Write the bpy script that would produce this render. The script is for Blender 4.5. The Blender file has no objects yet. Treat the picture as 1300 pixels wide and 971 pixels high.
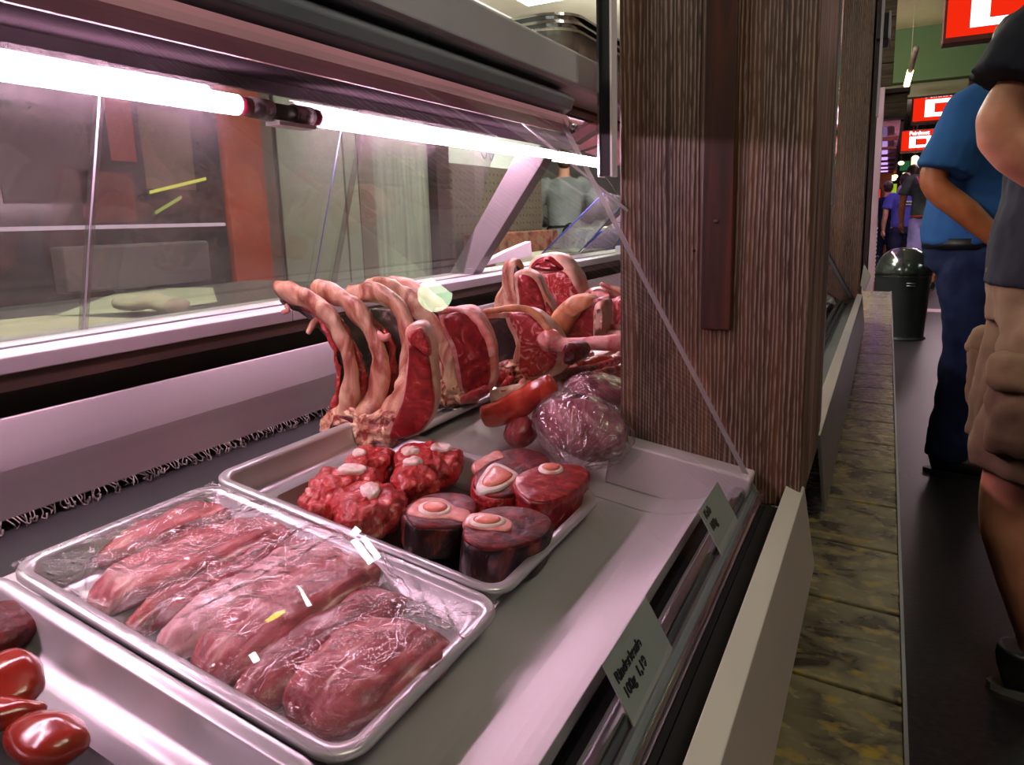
import bpy, bmesh, math, random
from mathutils import Vector, Matrix, noise
random.seed(7)
S = bpy.context.scene
COL = S.collection
V = Vector
# ------------------------------------------------------------------ camera
F = 900.0; PX, PY = 650.0, 440.0; H = 1.02
_vy = V((478., -174., F)).normalized()
_d = V((0.03, 1., 0.)); _d.z = -(_d.x*_vy.x + _d.y*_vy.y)/_vy.z; _d.normalize()
_vx = _d.cross(_vy)
CAMP = V((0, 0, H))
def ray(px, py):
    c = V((px-PX, py-PY, F)); return V((_vx.dot(c), _vy.dot(c), -_d.dot(c)))
def aty(px, py, y): r = ray(px, py); return CAMP + r*(y/r.y)
def atx(px, py, x): r = ray(px, py); return CAMP + r*(x/r.x)
def atz(px, py, z): r = ray(px, py); return CAMP + r*((z-H)/r.z)
TH = math.radians(9)
DN = V((math.sin(TH), 0, math.cos(TH))); DU = V((math.cos(TH), 0, -math.sin(TH)))
D0 = V((-0.2, 0, 0.62))
def D(u, y, h=0): return D0 + DU*u + V((0, y, 0)) + DN*h          # the sloping deck: u towards the customer, h above it
def pd(px, py, h=0):
    r = ray(px, py); return CAMP + r*(((D0 + DN*h - CAMP).dot(DN))/r.dot(DN))
def du(p): q = p - D0; return q.dot(DU), q.y
def plane(px, py, P, n):
    r = ray(px, py); return CAMP + r*((P-CAMP).dot(n)/r.dot(n))
cd = bpy.data.cameras.new('camera'); cam = bpy.data.objects.new('camera', cd); COL.objects.link(cam)
cd.sensor_width = 36; cd.lens = F/1300*36; cd.shift_y = -45.5/1300; cd.clip_start = 0.01
# rows: camera right/up/back in world
R = V((_vx.x, _vy.x, -_d.x)); U = -V((_vx.y, _vy.y, -_d.y)); B = -V((_vx.z, _vy.z, -_d.z))
cam.matrix_world = Matrix(((R.x, U.x, B.x, 0), (R.y, U.y, B.y, 0), (R.z, U.z, B.z, H), (0, 0, 0, 1)))
S.camera = cam
# ------------------------------------------------------------------ materials
def srgb(h):
    h = h.lstrip('#'); o = []
    for i in (0, 2, 4):
        c = int(h[i:i+2], 16)/255; o.append(c/12.92 if c <= .04045 else ((c+.055)/1.055)**2.4)
    return (*o, 1)
def newmat(name):
    m = bpy.data.materials.new(name); m.use_nodes = True; nt = m.node_tree; nt.nodes.clear(); return m, nt
def N(nt, t, **k):
    n = nt.nodes.new(t)
    for a, b in k.items():
        if a in n.inputs: n.inputs[a].default_value = b
        else: setattr(n, a, b)
    return n
def coords(nt, scale=(1, 1, 1), rot=(0, 0, 0)):
    tc = N(nt, 'ShaderNodeTexCoord'); mp = N(nt, 'ShaderNodeMapping')
    mp.inputs['Scale'].default_value = scale; mp.inputs['Rotation'].default_value = rot
    nt.links.new(tc.outputs['Object'], mp.inputs['Vector']); return mp.outputs['Vector']
def ramp(nt, fac, stops, interp='LINEAR'):
    r = N(nt, 'ShaderNodeValToRGB'); cr = r.color_ramp; cr.interpolation = interp
    while len(cr.elements) < len(stops): cr.elements.new(0.5)
    for e, (p, c) in zip(cr.elements, stops): e.position = p; e.color = srgb(c) if isinstance(c, str) else c
    nt.links.new(fac, r.inputs['Fac']); return r.outputs['Color']
def tex(name, stops, scale=8, stretch=(1, 1, 1), rot=(0, 0, 0), detail=5, dist=0., rough=.5, metal=0., bump=0., bscale=None, sss=0., coat=0., spec=.5, rrange=None, kind='noise'):
    m, nt = newmat(name); L = nt.links.new
    out = N(nt, 'ShaderNodeOutputMaterial'); p = N(nt, 'ShaderNodeBsdfPrincipled'); L(p.outputs[0], out.inputs[0])
    vec = coords(nt, stretch, rot)
    if kind == 'noise':
        n = N(nt, 'ShaderNodeTexNoise', Scale=scale, Detail=detail, Distortion=dist); L(vec, n.inputs['Vector']); fac = n.outputs['Fac']
    elif kind == 'wave':
        n = N(nt, 'ShaderNodeTexWave', Scale=scale, Distortion=dist, Detail=detail); n.inputs['Detail Scale'].default_value = 1.5; L(vec, n.inputs['Vector']); fac = n.outputs['Fac']
    else:
        n = N(nt, 'ShaderNodeTexVoronoi', Scale=scale); n.feature = 'DISTANCE_TO_EDGE'
        w = N(nt, 'ShaderNodeTexNoise', Scale=scale*.7, Detail=4); L(vec, w.inputs['Vector'])
        mx = N(nt, 'ShaderNodeMixRGB', Fac=.25); L(vec, mx.inputs[1]); L(w.outputs['Color'], mx.inputs[2]); L(mx.outputs[0], n.inputs['Vector']); fac = n.outputs['Distance']
    L(ramp(nt, fac, stops), p.inputs['Base Color'])
    p.inputs['Roughness'].default_value = rough; p.inputs['Metallic'].default_value = metal
    p.inputs['Subsurface Weight'].default_value = sss; p.inputs['Subsurface Radius'].default_value = (.012, .004, .003)
    p.inputs['Coat Weight'].default_value = coat; p.inputs['Coat Roughness'].default_value = .15
    p.inputs['Specular IOR Level'].default_value = spec
    if rrange:
        mr = N(nt, 'ShaderNodeMapRange'); mr.inputs['To Min'].default_value = rrange[0]; mr.inputs['To Max'].default_value = rrange[1]
        L(fac, mr.inputs['Value']); L(mr.outputs[0], p.inputs['Roughness'])
    if bump:
        b = N(nt, 'ShaderNodeBump', Strength=bump); b.inputs['Distance'].default_value = .01
        n2 = N(nt, 'ShaderNodeTexNoise', Scale=bscale or scale*2, Detail=6); L(vec, n2.inputs['Vector']); L(n2.outputs['Fac'], b.inputs['Height']); L(b.outputs[0], p.inputs['Normal'])
    return m
def plain(name, c, rough=.5, metal=0., coat=0., bump=0., bscale=60, var=.12):
    a = srgb(c); lo = tuple(x*(1-var) for x in a[:3])+(1,); hi = tuple(min(1, x*(1+var)) for x in a[:3])+(1,)
    return tex(name, [(.3, lo), (.7, hi)], 6, rough=rough, metal=metal, coat=coat, bump=bump, bscale=bscale)
def emit(name, c, s):
    m, nt = newmat(name); o = N(nt, 'ShaderNodeOutputMaterial'); e = N(nt, 'ShaderNodeEmission', Strength=s); e.inputs[0].default_value = srgb(c)
    nt.links.new(e.outputs[0], o.inputs[0]); return m
def glass(name, tint='#f4f8f6', refl=1.0, haze=0., hazec='#b9b4b8', hscale=5, hstretch=(1, 1, 1), hlo=.45, hhi=.75, bump=0., bscale=30, rough=.0):
    m, nt = newmat(name); L = nt.links.new
    o = N(nt, 'ShaderNodeOutputMaterial'); t = N(nt, 'ShaderNodeBsdfTransparent'); t.inputs[0].default_value = srgb(tint)
    g = N(nt, 'ShaderNodeBsdfGlossy', Roughness=rough); fr = N(nt, 'ShaderNodeFresnel', IOR=1.5)
    mu = N(nt, 'ShaderNodeMath', operation='MULTIPLY'); mu.inputs[1].default_value = refl; L(fr.outputs[0], mu.inputs[0])
    ge = N(nt, 'ShaderNodeNewGeometry'); nb = N(nt, 'ShaderNodeMath', operation='SUBTRACT'); nb.inputs[0].default_value = 1; L(ge.outputs['Backfacing'], nb.inputs[1])
    m3 = N(nt, 'ShaderNodeMath', operation='MULTIPLY'); m3.use_clamp = True; L(mu.outputs[0], m3.inputs[0]); L(nb.outputs[0], m3.inputs[1]); mu = m3
    mx = N(nt, 'ShaderNodeMixShader'); L(mu.outputs[0], mx.inputs[0]); L(t.outputs[0], mx.inputs[1]); L(g.outputs[0], mx.inputs[2]); last = mx.outputs[0]
    if haze:
        vec = coords(nt, hstretch); n = N(nt, 'ShaderNodeTexNoise', Scale=hscale, Detail=7, Distortion=.6); n.inputs['Roughness'].default_value = .65; L(vec, n.inputs['Vector'])
        mr = N(nt, 'ShaderNodeMapRange'); mr.inputs['From Min'].default_value = hlo; mr.inputs['From Max'].default_value = hhi; mr.inputs['To Max'].default_value = haze; mr.inputs['To Min'].default_value = haze*.15; L(n.outputs['Fac'], mr.inputs['Value'])
        df = N(nt, 'ShaderNodeBsdfDiffuse'); df.inputs[0].default_value = srgb(hazec); tl = N(nt, 'ShaderNodeBsdfTranslucent'); tl.inputs[0].default_value = srgb(hazec)
        ad = N(nt, 'ShaderNodeMixShader', Fac=.5); L(df.outputs[0], ad.inputs[1]); L(tl.outputs[0], ad.inputs[2])
        m2 = N(nt, 'ShaderNodeMixShader'); L(mr.outputs[0], m2.inputs[0]); L(last, m2.inputs[1]); L(ad.outputs[0], m2.inputs[2]); last = m2.outputs[0]
    if bump:
        b = N(nt, 'ShaderNodeBump', Strength=bump); b.inputs['Distance'].default_value = .01
        n2 = N(nt, 'ShaderNodeTexNoise', Scale=bscale, Detail=4, Distortion=1.2); L(coords(nt), n2.inputs['Vector']); L(n2.outputs['Fac'], b.inputs['Height'])
        L(b.outputs[0], g.inputs['Normal']); L(b.outputs[0], fr.inputs['Normal'])
    L(last, o.inputs[0]); return m
M = {}
M['steel'] = tex('brushed_steel', [(.3, '#a9a3a6'), (.7, '#c4bfc1')], 20, (1, .04, 1), rough=.34, metal=1, bump=.04, bscale=60, rrange=(.26, .42))
M['deck'] = tex('deck_steel', [(.3, '#b9b3b6'), (.7, '#cac4c7')], 6, (1, .3, 1), rough=.3, metal=.28, bump=.02, bscale=80, rrange=(.36, .52))
M['panel'] = tex('panel_steel', [(.3, '#8a8284'), (.7, '#a39b9d')], 10, (1, .05, 1), rough=.4, metal=.75, rrange=(.36, .48))
M['bracket'] = plain('bracket_steel', '#cfc6ca', .45, .25)
M['tray'] = plain('tray_steel', '#c6c1c5', .3, .6)
M['foil'] = tex('crumpled_foil', [(.3, '#9d9a95'), (.7, '#d3d0c8')], 8, rough=.25, metal=1, bump=1.0, bscale=26)
M['chrome'] = plain('chrome', '#c9cccb', .12, 1)
M['alu'] = plain('satin_aluminium', '#9a9fa3', .35, .9)
M['greyrail'] = plain('grey_rail_enamel', '#b4b6bc', .4, .1)
M['darkrail'] = plain('slate_grey_rail', '#7f868e', .42, .1)
M['pinkrail'] = plain('tube_lit_rail_underside', '#dba0b4', .45)  # pink of the tube light is put into the lip colour
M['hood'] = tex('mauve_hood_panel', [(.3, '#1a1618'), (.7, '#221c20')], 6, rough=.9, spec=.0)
M['black'] = plain('black_plastic', '#101113', .5)
M['blackgap'] = plain('black_recess', '#0c0d10', .7)
M['fringe'] = tex('pale_frayed_fringe', [(.4, '#544c4a'), (.6, '#a89c98')], 60, rough=.7)
M['woodstrip'] = tex('dark_wood_strip', [(.3, '#3a2a22'), (.7, '#5d463a')], 10, (4, .3, 4), rough=.55)
M['sill'] = plain('white_enamel_sill', '#e3dee2', .35, var=.04)
M['bumper'] = plain('cream_bumper', '#a69c92', .5, var=.05)
M['bumpertop'] = plain('grey_bumper_edge', '#b9bcae', .45, var=.05)
M['oak'] = None
def oak(name, base, grain, rot=(0, 0, 0)):
    m, nt = newmat(name); L = nt.links.new
    o = N(nt, 'ShaderNodeOutputMaterial'); p = N(nt, 'ShaderNodeBsdfPrincipled', Roughness=.5); L(p.outputs[0], o.inputs[0])
    vec = coords(nt, (1, 1, .045), rot)
    n = N(nt, 'ShaderNodeTexNoise', Scale=26, Detail=3, Distortion=.5); L(vec, n.inputs['Vector'])
    w = N(nt, 'ShaderNodeTexWave', Scale=58, Distortion=14, Detail=2); w.bands_direction = 'X'; w.inputs['Detail Scale'].default_value = .55; L(vec, w.inputs['Vector'])
    v3 = coords(nt, (1, 1, .12), rot); n3 = N(nt, 'ShaderNodeTexNoise', Scale=330, Detail=2); L(v3, n3.inputs['Vector'])
    mm = N(nt, 'ShaderNodeMath', operation='MULTIPLY'); L(w.outputs['Fac'], mm.inputs[0]); L(n3.outputs['Fac'], mm.inputs[1])
    c1 = ramp(nt, n.outputs['Fac'], [(.3, base[0]), (.5, base[1]), (.72, base[2])])
    g = ramp(nt, mm.outputs[0], [(.28, (0, 0, 0, 1)), (.5, (1, 1, 1, 1))])
    mx = N(nt, 'ShaderNodeMixRGB'); gv = N(nt, 'ShaderNodeMath', operation='MULTIPLY'); gv.inputs[1].default_value = .62; L(g, gv.inputs[0]); L(gv.outputs[0], mx.inputs[0]); L(c1, mx.inputs[1]); mx.inputs[2].default_value = srgb(grain)
    L(mx.outputs[0], p.inputs['Base Color'])
    b = N(nt, 'ShaderNodeBump', Strength=.5); b.inputs['Distance'].default_value = .003; L(mm.outputs[0], b.inputs['Height']); L(b.outputs[0], p.inputs['Normal'])
    return m
M['oak'] = oak('limed_dark_oak', ('#2c1a10', '#4b301f', '#704a2e'), '#a08f80')
M['slat'] = tex('red_brown_slat', [(.3, '#1d0f0b'), (.5, '#3a1d14'), (.7, '#562a1c')], 6, (6, 6, .35), rough=.45, dist=1.2)
M['redwood'] = tex('red_brown_timber', [(.3, '#4a211b'), (.7, '#7d3d33')], 6, (3, .6, 3), rough=.5)
M['plank'] = tex('grey_brown_planks', [(.3, '#33271c'), (.7, '#6a5a44')], 9, (.6, 3, 9), rough=.6)
M['plankdark'] = plain('dark_brown_timber', '#2c1c14', .5)
def ledge_mat():
    m, nt = newmat('mottled_stone_laminate'); L = nt.links.new
    o = N(nt, 'ShaderNodeOutputMaterial'); p = N(nt, 'ShaderNodeBsdfPrincipled', Roughness=.22); L(p.outputs[0], o.inputs[0])
    vec = coords(nt, (1, 1.6, 1)); n = N(nt, 'ShaderNodeTexNoise', Scale=14, Detail=5, Distortion=.8); L(vec, n.inputs['Vector'])
    n2 = N(nt, 'ShaderNodeTexNoise', Scale=30, Detail=4); L(vec, n2.inputs['Vector'])
    c = ramp(nt, n.outputs['Fac'], [(.36, '#2c2820'), (.46, '#5c5742'), (.6, '#757052'), (.75, '#6b6750')])
    y = ramp(nt, n2.outputs['Fac'], [(.56, (0, 0, 0, 1)), (.68, (1, 1, 1, 1))])
    mx = N(nt, 'ShaderNodeMixRGB'); L(y, mx.inputs[0]); L(c, mx.inputs[1]); mx.inputs[2].default_value = srgb('#94802f'); L(mx.outputs[0], p.inputs['Base Color'])
    mr = N(nt, 'ShaderNodeMapRange'); mr.inputs['To Min'].default_value = .12; mr.inputs['To Max'].default_value = .4; L(n2.outputs['Fac'], mr.inputs['Value']); L(mr.outputs[0], p.inputs['Roughness'])
    return m
M['ledge'] = ledge_mat()
M['floor'] = tex('dark_speckled_floor', [(.4, '#161515'), (.62, '#262325'), (.8, '#3b3637')], 60, rough=.38, bump=.1, bscale=150)
M['white'] = plain('white_card', '#d5d8d4', .6, var=.03)
M['ink'] = plain('black_ink', '#15151a', .6)
# meat
M['lean'] = tex('red_lean_meat', [(.28, '#5e0b10'), (.48, '#931a20'), (.62, '#aa2c30'), (.74, '#d08a84')], 34, (1, 1, 1), dist=2.2, rough=.33, bump=.25, bscale=70, sss=.15, coat=.25)
M['leandark'] = tex('dark_aged_meat', [(.3, '#2f0a0d'), (.5, '#5c1218'), (.7, '#8a2226')], 30, dist=1.5, rough=.45, bump=.35, bscale=70, coat=.05, spec=.3)
M['marble'] = tex('marbled_meat', [(.3, '#7c161c'), (.46, '#a8262c'), (.55, '#bb4244'), (.63, '#dc9c92'), (.72, '#e8c4b8')], 30, dist=3.5, rough=.35, bump=.3, bscale=60, sss=.15, coat=.2)
M['ragged'] = tex('ragged_red_meat', [(.3, '#7d1216'), (.47, '#b5262a'), (.6, '#c8423f'), (.72, '#e3a79c')], 42, dist=2.6, rough=.36, bump=.9, bscale=60, sss=.15, coat=.3)
M['strip'] = tex('streaked_fillet_meat', [(.3, '#7c2029'), (.46, '#a03a42'), (.58, '#b4555a'), (.68, '#dcaaa4'), (.8, '#e8c8c0')], 24, (1.8, .3, 1.8), dist=1.8, rough=.4, bump=.35, bscale=45, sss=.2, coat=.2)
M['stripred'] = tex('deep_red_fillet_meat', [(.3, '#6e1420'), (.5, '#962c36'), (.7, '#b45058')], 18, (1.6, .3, 1.6), dist=1.3, rough=.35, bump=.35, bscale=45, coat=.25)
M['fat'] = tex('cream_fat', [(.3, '#c58c72'), (.5, '#dfb79b'), (.7, '#ecd3bf')], 22, dist=1, rough=.42, bump=.3, bscale=50, sss=.3, coat=.1)
M['fatpale'] = tex('pale_pink_rim_fat', [(.3, '#c98478'), (.5, '#dba898'), (.7, '#e8c6b4')], 24, dist=1.2, rough=.42, bump=.3, bscale=50, sss=.25, coat=.1)
M['fatpink'] = tex('pink_fat', [(.3, '#c4605c'), (.5, '#dc9086'), (.7, '#ebc0b2')], 26, dist=1.5, rough=.4, bump=.3, bscale=50, sss=.25, coat=.2)
M['fatorange'] = tex('orange_aged_fat', [(.3, '#8d5a3c'), (.5, '#d0905d'), (.7, '#e3b48a')], 16, dist=2, rough=.45, bump=.3, bscale=50, sss=.2)
M['bonelong'] = tex('rib_bone', [(.28, '#6e2a22'), (.40, '#a85f4c'), (.50, '#cb987c'), (.62, '#e0bd9e'), (.74, '#b9614f')], 17, (1, 1, .5), dist=1.8, rough=.42, bump=.6, bscale=60, sss=.1, coat=.15)
M['rawbone'] = tex('raw_backbone', [(.3, '#4a1210'), (.42, '#943428'), (.52, '#cf9a7c'), (.66, '#e4c4a4')], 34, dist=2.5, rough=.42, bump=.8, bscale=60, sss=.1, coat=.15)
M['bone'] = tex('cut_bone', [(.35, '#dba9a0'), (.5, '#efd9d4'), (.7, '#f3e6e2')], 40, rough=.45, bump=.15, sss=.2)
M['marrow'] = tex('pink_marrow', [(.35, '#cf5a4c'), (.65, '#e58a72')], 40, rough=.35, bump=.2, sss=.3, coat=.3)
M['membrane'] = tex('dark_membrane', [(.35, '#150a0b'), (.55, '#331a1a'), (.72, '#6e5448')], 26, dist=1.5, rough=.35, bump=.4, bscale=50, coat=.3)
M['rind'] = tex('dark_shank_rind', [(.36, '#120b0d'), (.5, '#2e1518'), (.6, '#7c3527'), (.68, '#b07a58'), (.78, '#2c1518')], 17, (1, 1, .5), dist=1.8, rough=.4, bump=.5, bscale=50, coat=.1, spec=.3)
M['organ'] = tex('glossy_organ', [(.3, '#6d140f'), (.5, '#9c2a1c'), (.7, '#b84a33')], 10, dist=.8, rough=.2, bump=.1, bscale=25, coat=.6)
M['orangemeat'] = tex('orange_red_meat', [(.3, '#a02318'), (.5, '#c84029'), (.7, '#db6b50')], 14, (1, 1, 1), dist=1.5, rough=.25, bump=.25, bscale=30, coat=.5)
M['bagmeat'] = tex('bagged_mauve_meat', [(.3, '#6a2c38'), (.48, '#94505e'), (.62, '#b07882'), (.75, '#c9a0a4')], 12, dist=2, rough=.4, bump=.2, bscale=25)
M['film'] = glass('cling_film', '#ffffff', 1.6, haze=.13, hazec='#e3cdd3', hscale=16, hlo=.45, hhi=.7, bump=1, bscale=38, rough=.08)
M['bagfilm'] = glass('clear_bag', '#f6eef0', 2.2, haze=.3, hazec='#d8c2c8', hscale=14, hlo=.45, hhi=.7, bump=1, bscale=22, rough=.08)
M['frontglass'] = glass('front_glass', '#f6faf8', 1.0)
M['glassedge'] = glass('glass_edge', '#cfe6dc', 2.5, haze=.5, hazec='#f0dfe8', hscale=2, hlo=.2, hhi=.5)
M['backglass'] = glass('smudged_glass', '#e6e6e4', 1.6, haze=.17, hazec='#a9a0a6', hscale=3.5, hstretch=(1, .5, 1.6), hlo=.38, hhi=.72, rough=.03)
M['clearback'] = glass('lightly_smudged_glass', '#e6e6e4', 1.6, haze=.14, hazec='#a9a0a6', hscale=3.5, hlo=.38, hhi=.72)
M['shelfglass'] = glass('shelf_glass', '#c8c8bd', .4, haze=.06, hazec='#4a4644', hscale=3, hlo=.3, hhi=.7, rough=.03)
# ------------------------------------------------------------------ object helpers
BASE = {}
def tag(o, label=None, cat=None, group=None, kind=None):
    if label: o['label'] = label
    if cat: o['category'] = cat
    if group: o['group'] = group
    if kind: o['kind'] = kind
    return o
def thing(name, label, cat, base, group=None, kind=None):
    o = bpy.data.objects.new(name, None); o.empty_display_size = .05; COL.objects.link(o); o.location = base; BASE[o.name] = V(base)
    return tag(o, label, cat, group, kind)
def mk(name, verts, faces, mat, parent=None, smooth=True, bevel=0, base=None, solid=0, sub=0):
    if parent is not None: b = BASE[parent.name]
    elif base is not None: b = V(base)
    else:
        b = V((sum(v[0] for v in verts)/len(verts), sum(v[1] for v in verts)/len(verts), min(v[2] for v in verts)))
    me = bpy.data.meshes.new(name); me.from_pydata([tuple(V(v)-b) for v in verts], [], faces)
    mats = mat if isinstance(mat, (list, tuple)) else [mat]
    for mm in mats: me.materials.append(mm)
    bm = bmesh.new(); bm.from_mesh(me); bmesh.ops.recalc_face_normals(bm, faces=bm.faces); bm.to_mesh(me); bm.free()
    for p in me.polygons: p.use_smooth = smooth
    o = bpy.data.objects.new(name, me); COL.objects.link(o); BASE[o.name] = b
    if parent is not None: o.parent = parent
    else: o.location = b
    if solid: md = o.modifiers.new('s', 'SOLIDIFY'); md.thickness = solid; md.offset = 0
    if bevel:
        md = o.modifiers.new('b', 'BEVEL'); md.width = bevel; md.segments = 2; md.limit_method = 'ANGLE'; md.angle_limit = math.radians(40)
    if sub: md = o.modifiers.new('u', 'SUBSURF'); md.levels = sub; md.render_levels = sub
    return o
class MB:
    def __init__(s): s.v = []; s.f = []
    def add(s, v, f): k = len(s.v); s.v += [V(x) for x in v]; s.f += [tuple(i+k for i in q) for q in f]; return s
    def box(s, x0, x1, y0, y1, z0, z1):
        v = [(x, y, z) for x in (x0, x1) for y in (y0, y1) for z in (z0, z1)]
        return s.add(v, [(0, 1, 3, 2), (4, 6, 7, 5), (0, 4, 5, 1), (2, 3, 7, 6), (0, 2, 6, 4), (1, 5, 7, 3)])
    def hexa(s, a, b):   # two quads of points
        return s.add(list(a)+list(b), [(0, 1, 2, 3), (7, 6, 5, 4), (0, 4, 5, 1), (1, 5, 6, 2), (2, 6, 7, 3), (3, 7, 4, 0)])
    def prof(s, pts, y0, y1):
        n = len(pts); v = [(x, y0, z) for x, z in pts]+[(x, y1, z) for x, z in pts]
        return s.add(v, [tuple(range(n)), tuple(range(2*n-1, n-1, -1))]+[(i, (i+1) % n, n+(i+1) % n, n+i) for i in range(n)])
    def tube(s, pts, rad, n=12, flat=1.0, up=V((0, 0, 1)), nz=0, nf=30, caps=True):
        rings = len(pts); v = []; k0 = len(s.v)
        for i, p in enumerate(pts):
            t = (pts[min(i+1, rings-1)]-pts[max(i-1, 0)]).normalized()
            a = t.cross(up)
            if a.length < 1e-4: a = t.cross(V((1, 0, 0)))
            a.normalize(); b = a.cross(t)
            r = rad[i] if isinstance(rad, (list, tuple)) else rad
            ra, rb = r if isinstance(r, tuple) else (r, r*flat)
            for j in range(n):
                an = 2*math.pi*j/n; q = p+a*math.cos(an)*ra+b*math.sin(an)*rb
                if nz: q = q+noise.noise_vector(q*nf)*nz
                v.append(q)
        f = [(i*n+j, i*n+(j+1) % n, (i+1)*n+(j+1) % n, (i+1)*n+j) for i in range(rings-1) for j in range(n)]
        if caps: f += [tuple(range(n)), tuple(range(rings*n-1, (rings-1)*n-1, -1))]
        return s.add(v, f)
    def build(s, name, mat, parent=None, **k): return mk(name, s.v, s.f, mat, parent, **k)
def cat(pts, n, closed=False):
    out = []; m = len(pts); seg = m if closed else m-1
    for i in range(seg):
        g = (lambda k: pts[k % m]) if closed else (lambda k: pts[max(0, min(m-1, k))])
        p0, p1, p2, p3 = g(i-1), g(i), g(i+1), g(i+2)
        for j in range(n):
            t = j/n; out.append(.5*((2*p1)+(p2-p0)*t+(2*p0-5*p1+4*p2-p3)*t*t+(3*p1-p0-3*p2+p3)*t*t*t))
    if not closed: out.append(pts[-1].copy())
    return out
def slab(name, outline, nrm, th, mat, parent=None, scale=1., lift=0., nz=.0015, nf=35, r=.25, per=7, dome=0., back=1.0, **k):
    """solid cut piece: outline (front face) on a plane, nrm pointing out of the front face, thickness th behind it, rounded edges"""
    pts = cat([V(p) for p in outline], per, True); n = len(pts); c = sum(pts, V())/n; nrm = nrm.normalized()
    R_ = sum((p-c).length for p in pts)/n; rr = min(r*th, R_*.4); e = rr/R_
    rings = [(.3, 0), (.6, 0), (1-e*1.1, 0), (1-e*.3, -rr*.3), (1, -rr), (1+(back-1)*.5, -th*.5), (back, -(th-rr)), (back-e*.4, -th+rr*.25), (back-e*1.2, -th), (.5, -th)]
    v = []
    for s_, d_ in rings:
        for p in pts:
            q = c+(p-c)*s_*scale+nrm*(d_+lift+dome*max(0, 1-s_*s_))
            q = q+noise.noise_vector(q*nf)*nz+noise.noise_vector(q*nf*3)*nz*.4; v.append(q)
    m = len(rings); v.append(c+nrm*(lift+dome)); v.append(c-nrm*(th-lift))
    f = [(i*n+j, i*n+(j+1) % n, (i+1)*n+(j+1) % n, (i+1)*n+j) for i in range(m-1) for j in range(n)]
    f += [(m*n, (j+1) % n, j) for j in range(n)]+[(m*n+1, (m-1)*n+j, (m-1)*n+(j+1) % n) for j in range(n)]
    return mk(name, v, f, mat, parent, **k)
def blob(name, c, rad, mat, parent=None, rot=None, nz=.003, nf=25, seg=32, pw=1.0, floor=None, **k):
    v = []; rings = seg//2
    Rm = rot or Matrix.Identity(3)
    for i in range(rings+1):
        th = math.pi*i/rings
        for j in range(seg):
            ph = 2*math.pi*j/seg
            sg = lambda a: math.copysign(abs(a)**pw, a)
            q = V((rad[0]*sg(math.sin(th))*sg(math.cos(ph)), rad[1]*sg(math.sin(th))*sg(math.sin(ph)), rad[2]*sg(math.cos(th))))
            q = V(c)+Rm@q; q = q+noise.noise_vector(q*nf)*nz+noise.noise_vector(q*nf*2.7)*nz*.5; v.append(q)
    f = [(i*seg+j, i*seg+(j+1) % seg, (i+1)*seg+(j+1) % seg, (i+1)*seg+j) for i in range(rings) for j in range(seg)]
    bm = bmesh.new(); bv = [bm.verts.new(x) for x in v]
    for q in f: bm.faces.new([bv[a] for a in q])
    bmesh.ops.remove_doubles(bm, verts=bm.verts, dist=1e-5)
    bm.verts.index_update(); vv = [x.co.copy() for x in bm.verts]; ff = [tuple(x.index for x in q.verts) for q in bm.faces]; bm.free()
    return mk(name, vv, ff, mat, parent, **k)
def rag(o, strength, size, sub=1):
    if sub: md = o.modifiers.new('u', 'SUBSURF'); md.levels = sub; md.render_levels = sub
    nm = 'rag%d' % int(size*10000); t = bpy.data.textures.get(nm) or bpy.data.textures.new(nm, 'CLOUDS'); t.noise_scale = size; t.noise_depth = 3
    d = o.modifiers.new('d', 'DISPLACE'); d.texture = t; d.strength = strength; d.mid_level = .5; d.texture_coords = 'LOCAL'; return o
DROT = Matrix((DU, V((0, 1, 0)), DN)).transposed()     # deck-aligned rotation
# ================================================================== THE SETTING
def struct(name, mb, mat, **k): o = mb.build(name, mat, **k); o['kind'] = 'structure'; return o
YE = 20.0
M['ceil'] = plain('olive_beige_ceiling', '#a8a58c', .8, var=.04)
M['ceilhall'] = plain('beige_hall_ceiling', '#d2cdb4', .8, var=.05)
M['shopwall'] = plain('pale_grey_green_wall', '#b3b8a8', .6, var=.06)
M['green'] = plain('green_painted_beam', '#63805a', .7, var=.04)
M['farwall'] = tex('dark_far_wall', [(.35, '#1c1310'), (.6, '#3a2418')], 3, rough=.7)
struct('floor', MB().box(-4.6, 6.4, -1.2, YE, -.1, 0), M['floor'], smooth=False)
struct('ceiling', MB().box(-4.6, 6.4, -1.2, YE, 2.75, 2.85), M['ceilhall'], smooth=False)
struct('wall_left', MB().box(-4.6, -4.4, -1.2, YE, 0, 2.75), M['shopwall'], smooth=False)
struct('wall_right', MB().box(6.2, 6.4, -1.2, YE, 0, 2.75), M['farwall'], smooth=False)
struct('wall_end', MB().box(-4.6, 6.4, YE, YE+.2, 0, 2.75), M['farwall'], smooth=False)
struct('trim_1', MB().prof([(-3.1, 2.63), (-3.06, 2.63), (-3.05, 2.68), (-3.0, 2.69), (-2.98, 2.75), (-3.1, 2.75)], -1.2, 6.5), M['sill'], smooth=False)
# green beam and beige band crossing the aisle
a = aty(1137, 70, 8.3); b = aty(1140, 105, 8.3)
struct('trim_2', MB().box(-.6, 6.2, 8.3, 8.6, b.z, 2.75), M['green'], smooth=False)
c_ = aty(1150, 121, 8.5)
struct('trim_3', MB().box(-.6, 6.2, 8.45, 8.6, b.z-.13, b.z), M['ceil'], smooth=False, bevel=.004)
struct('trim_4', MB().box(.62, .68, 8.38, 8.45, b.z-.13, b.z), M['redwood'], smooth=False)

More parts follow.
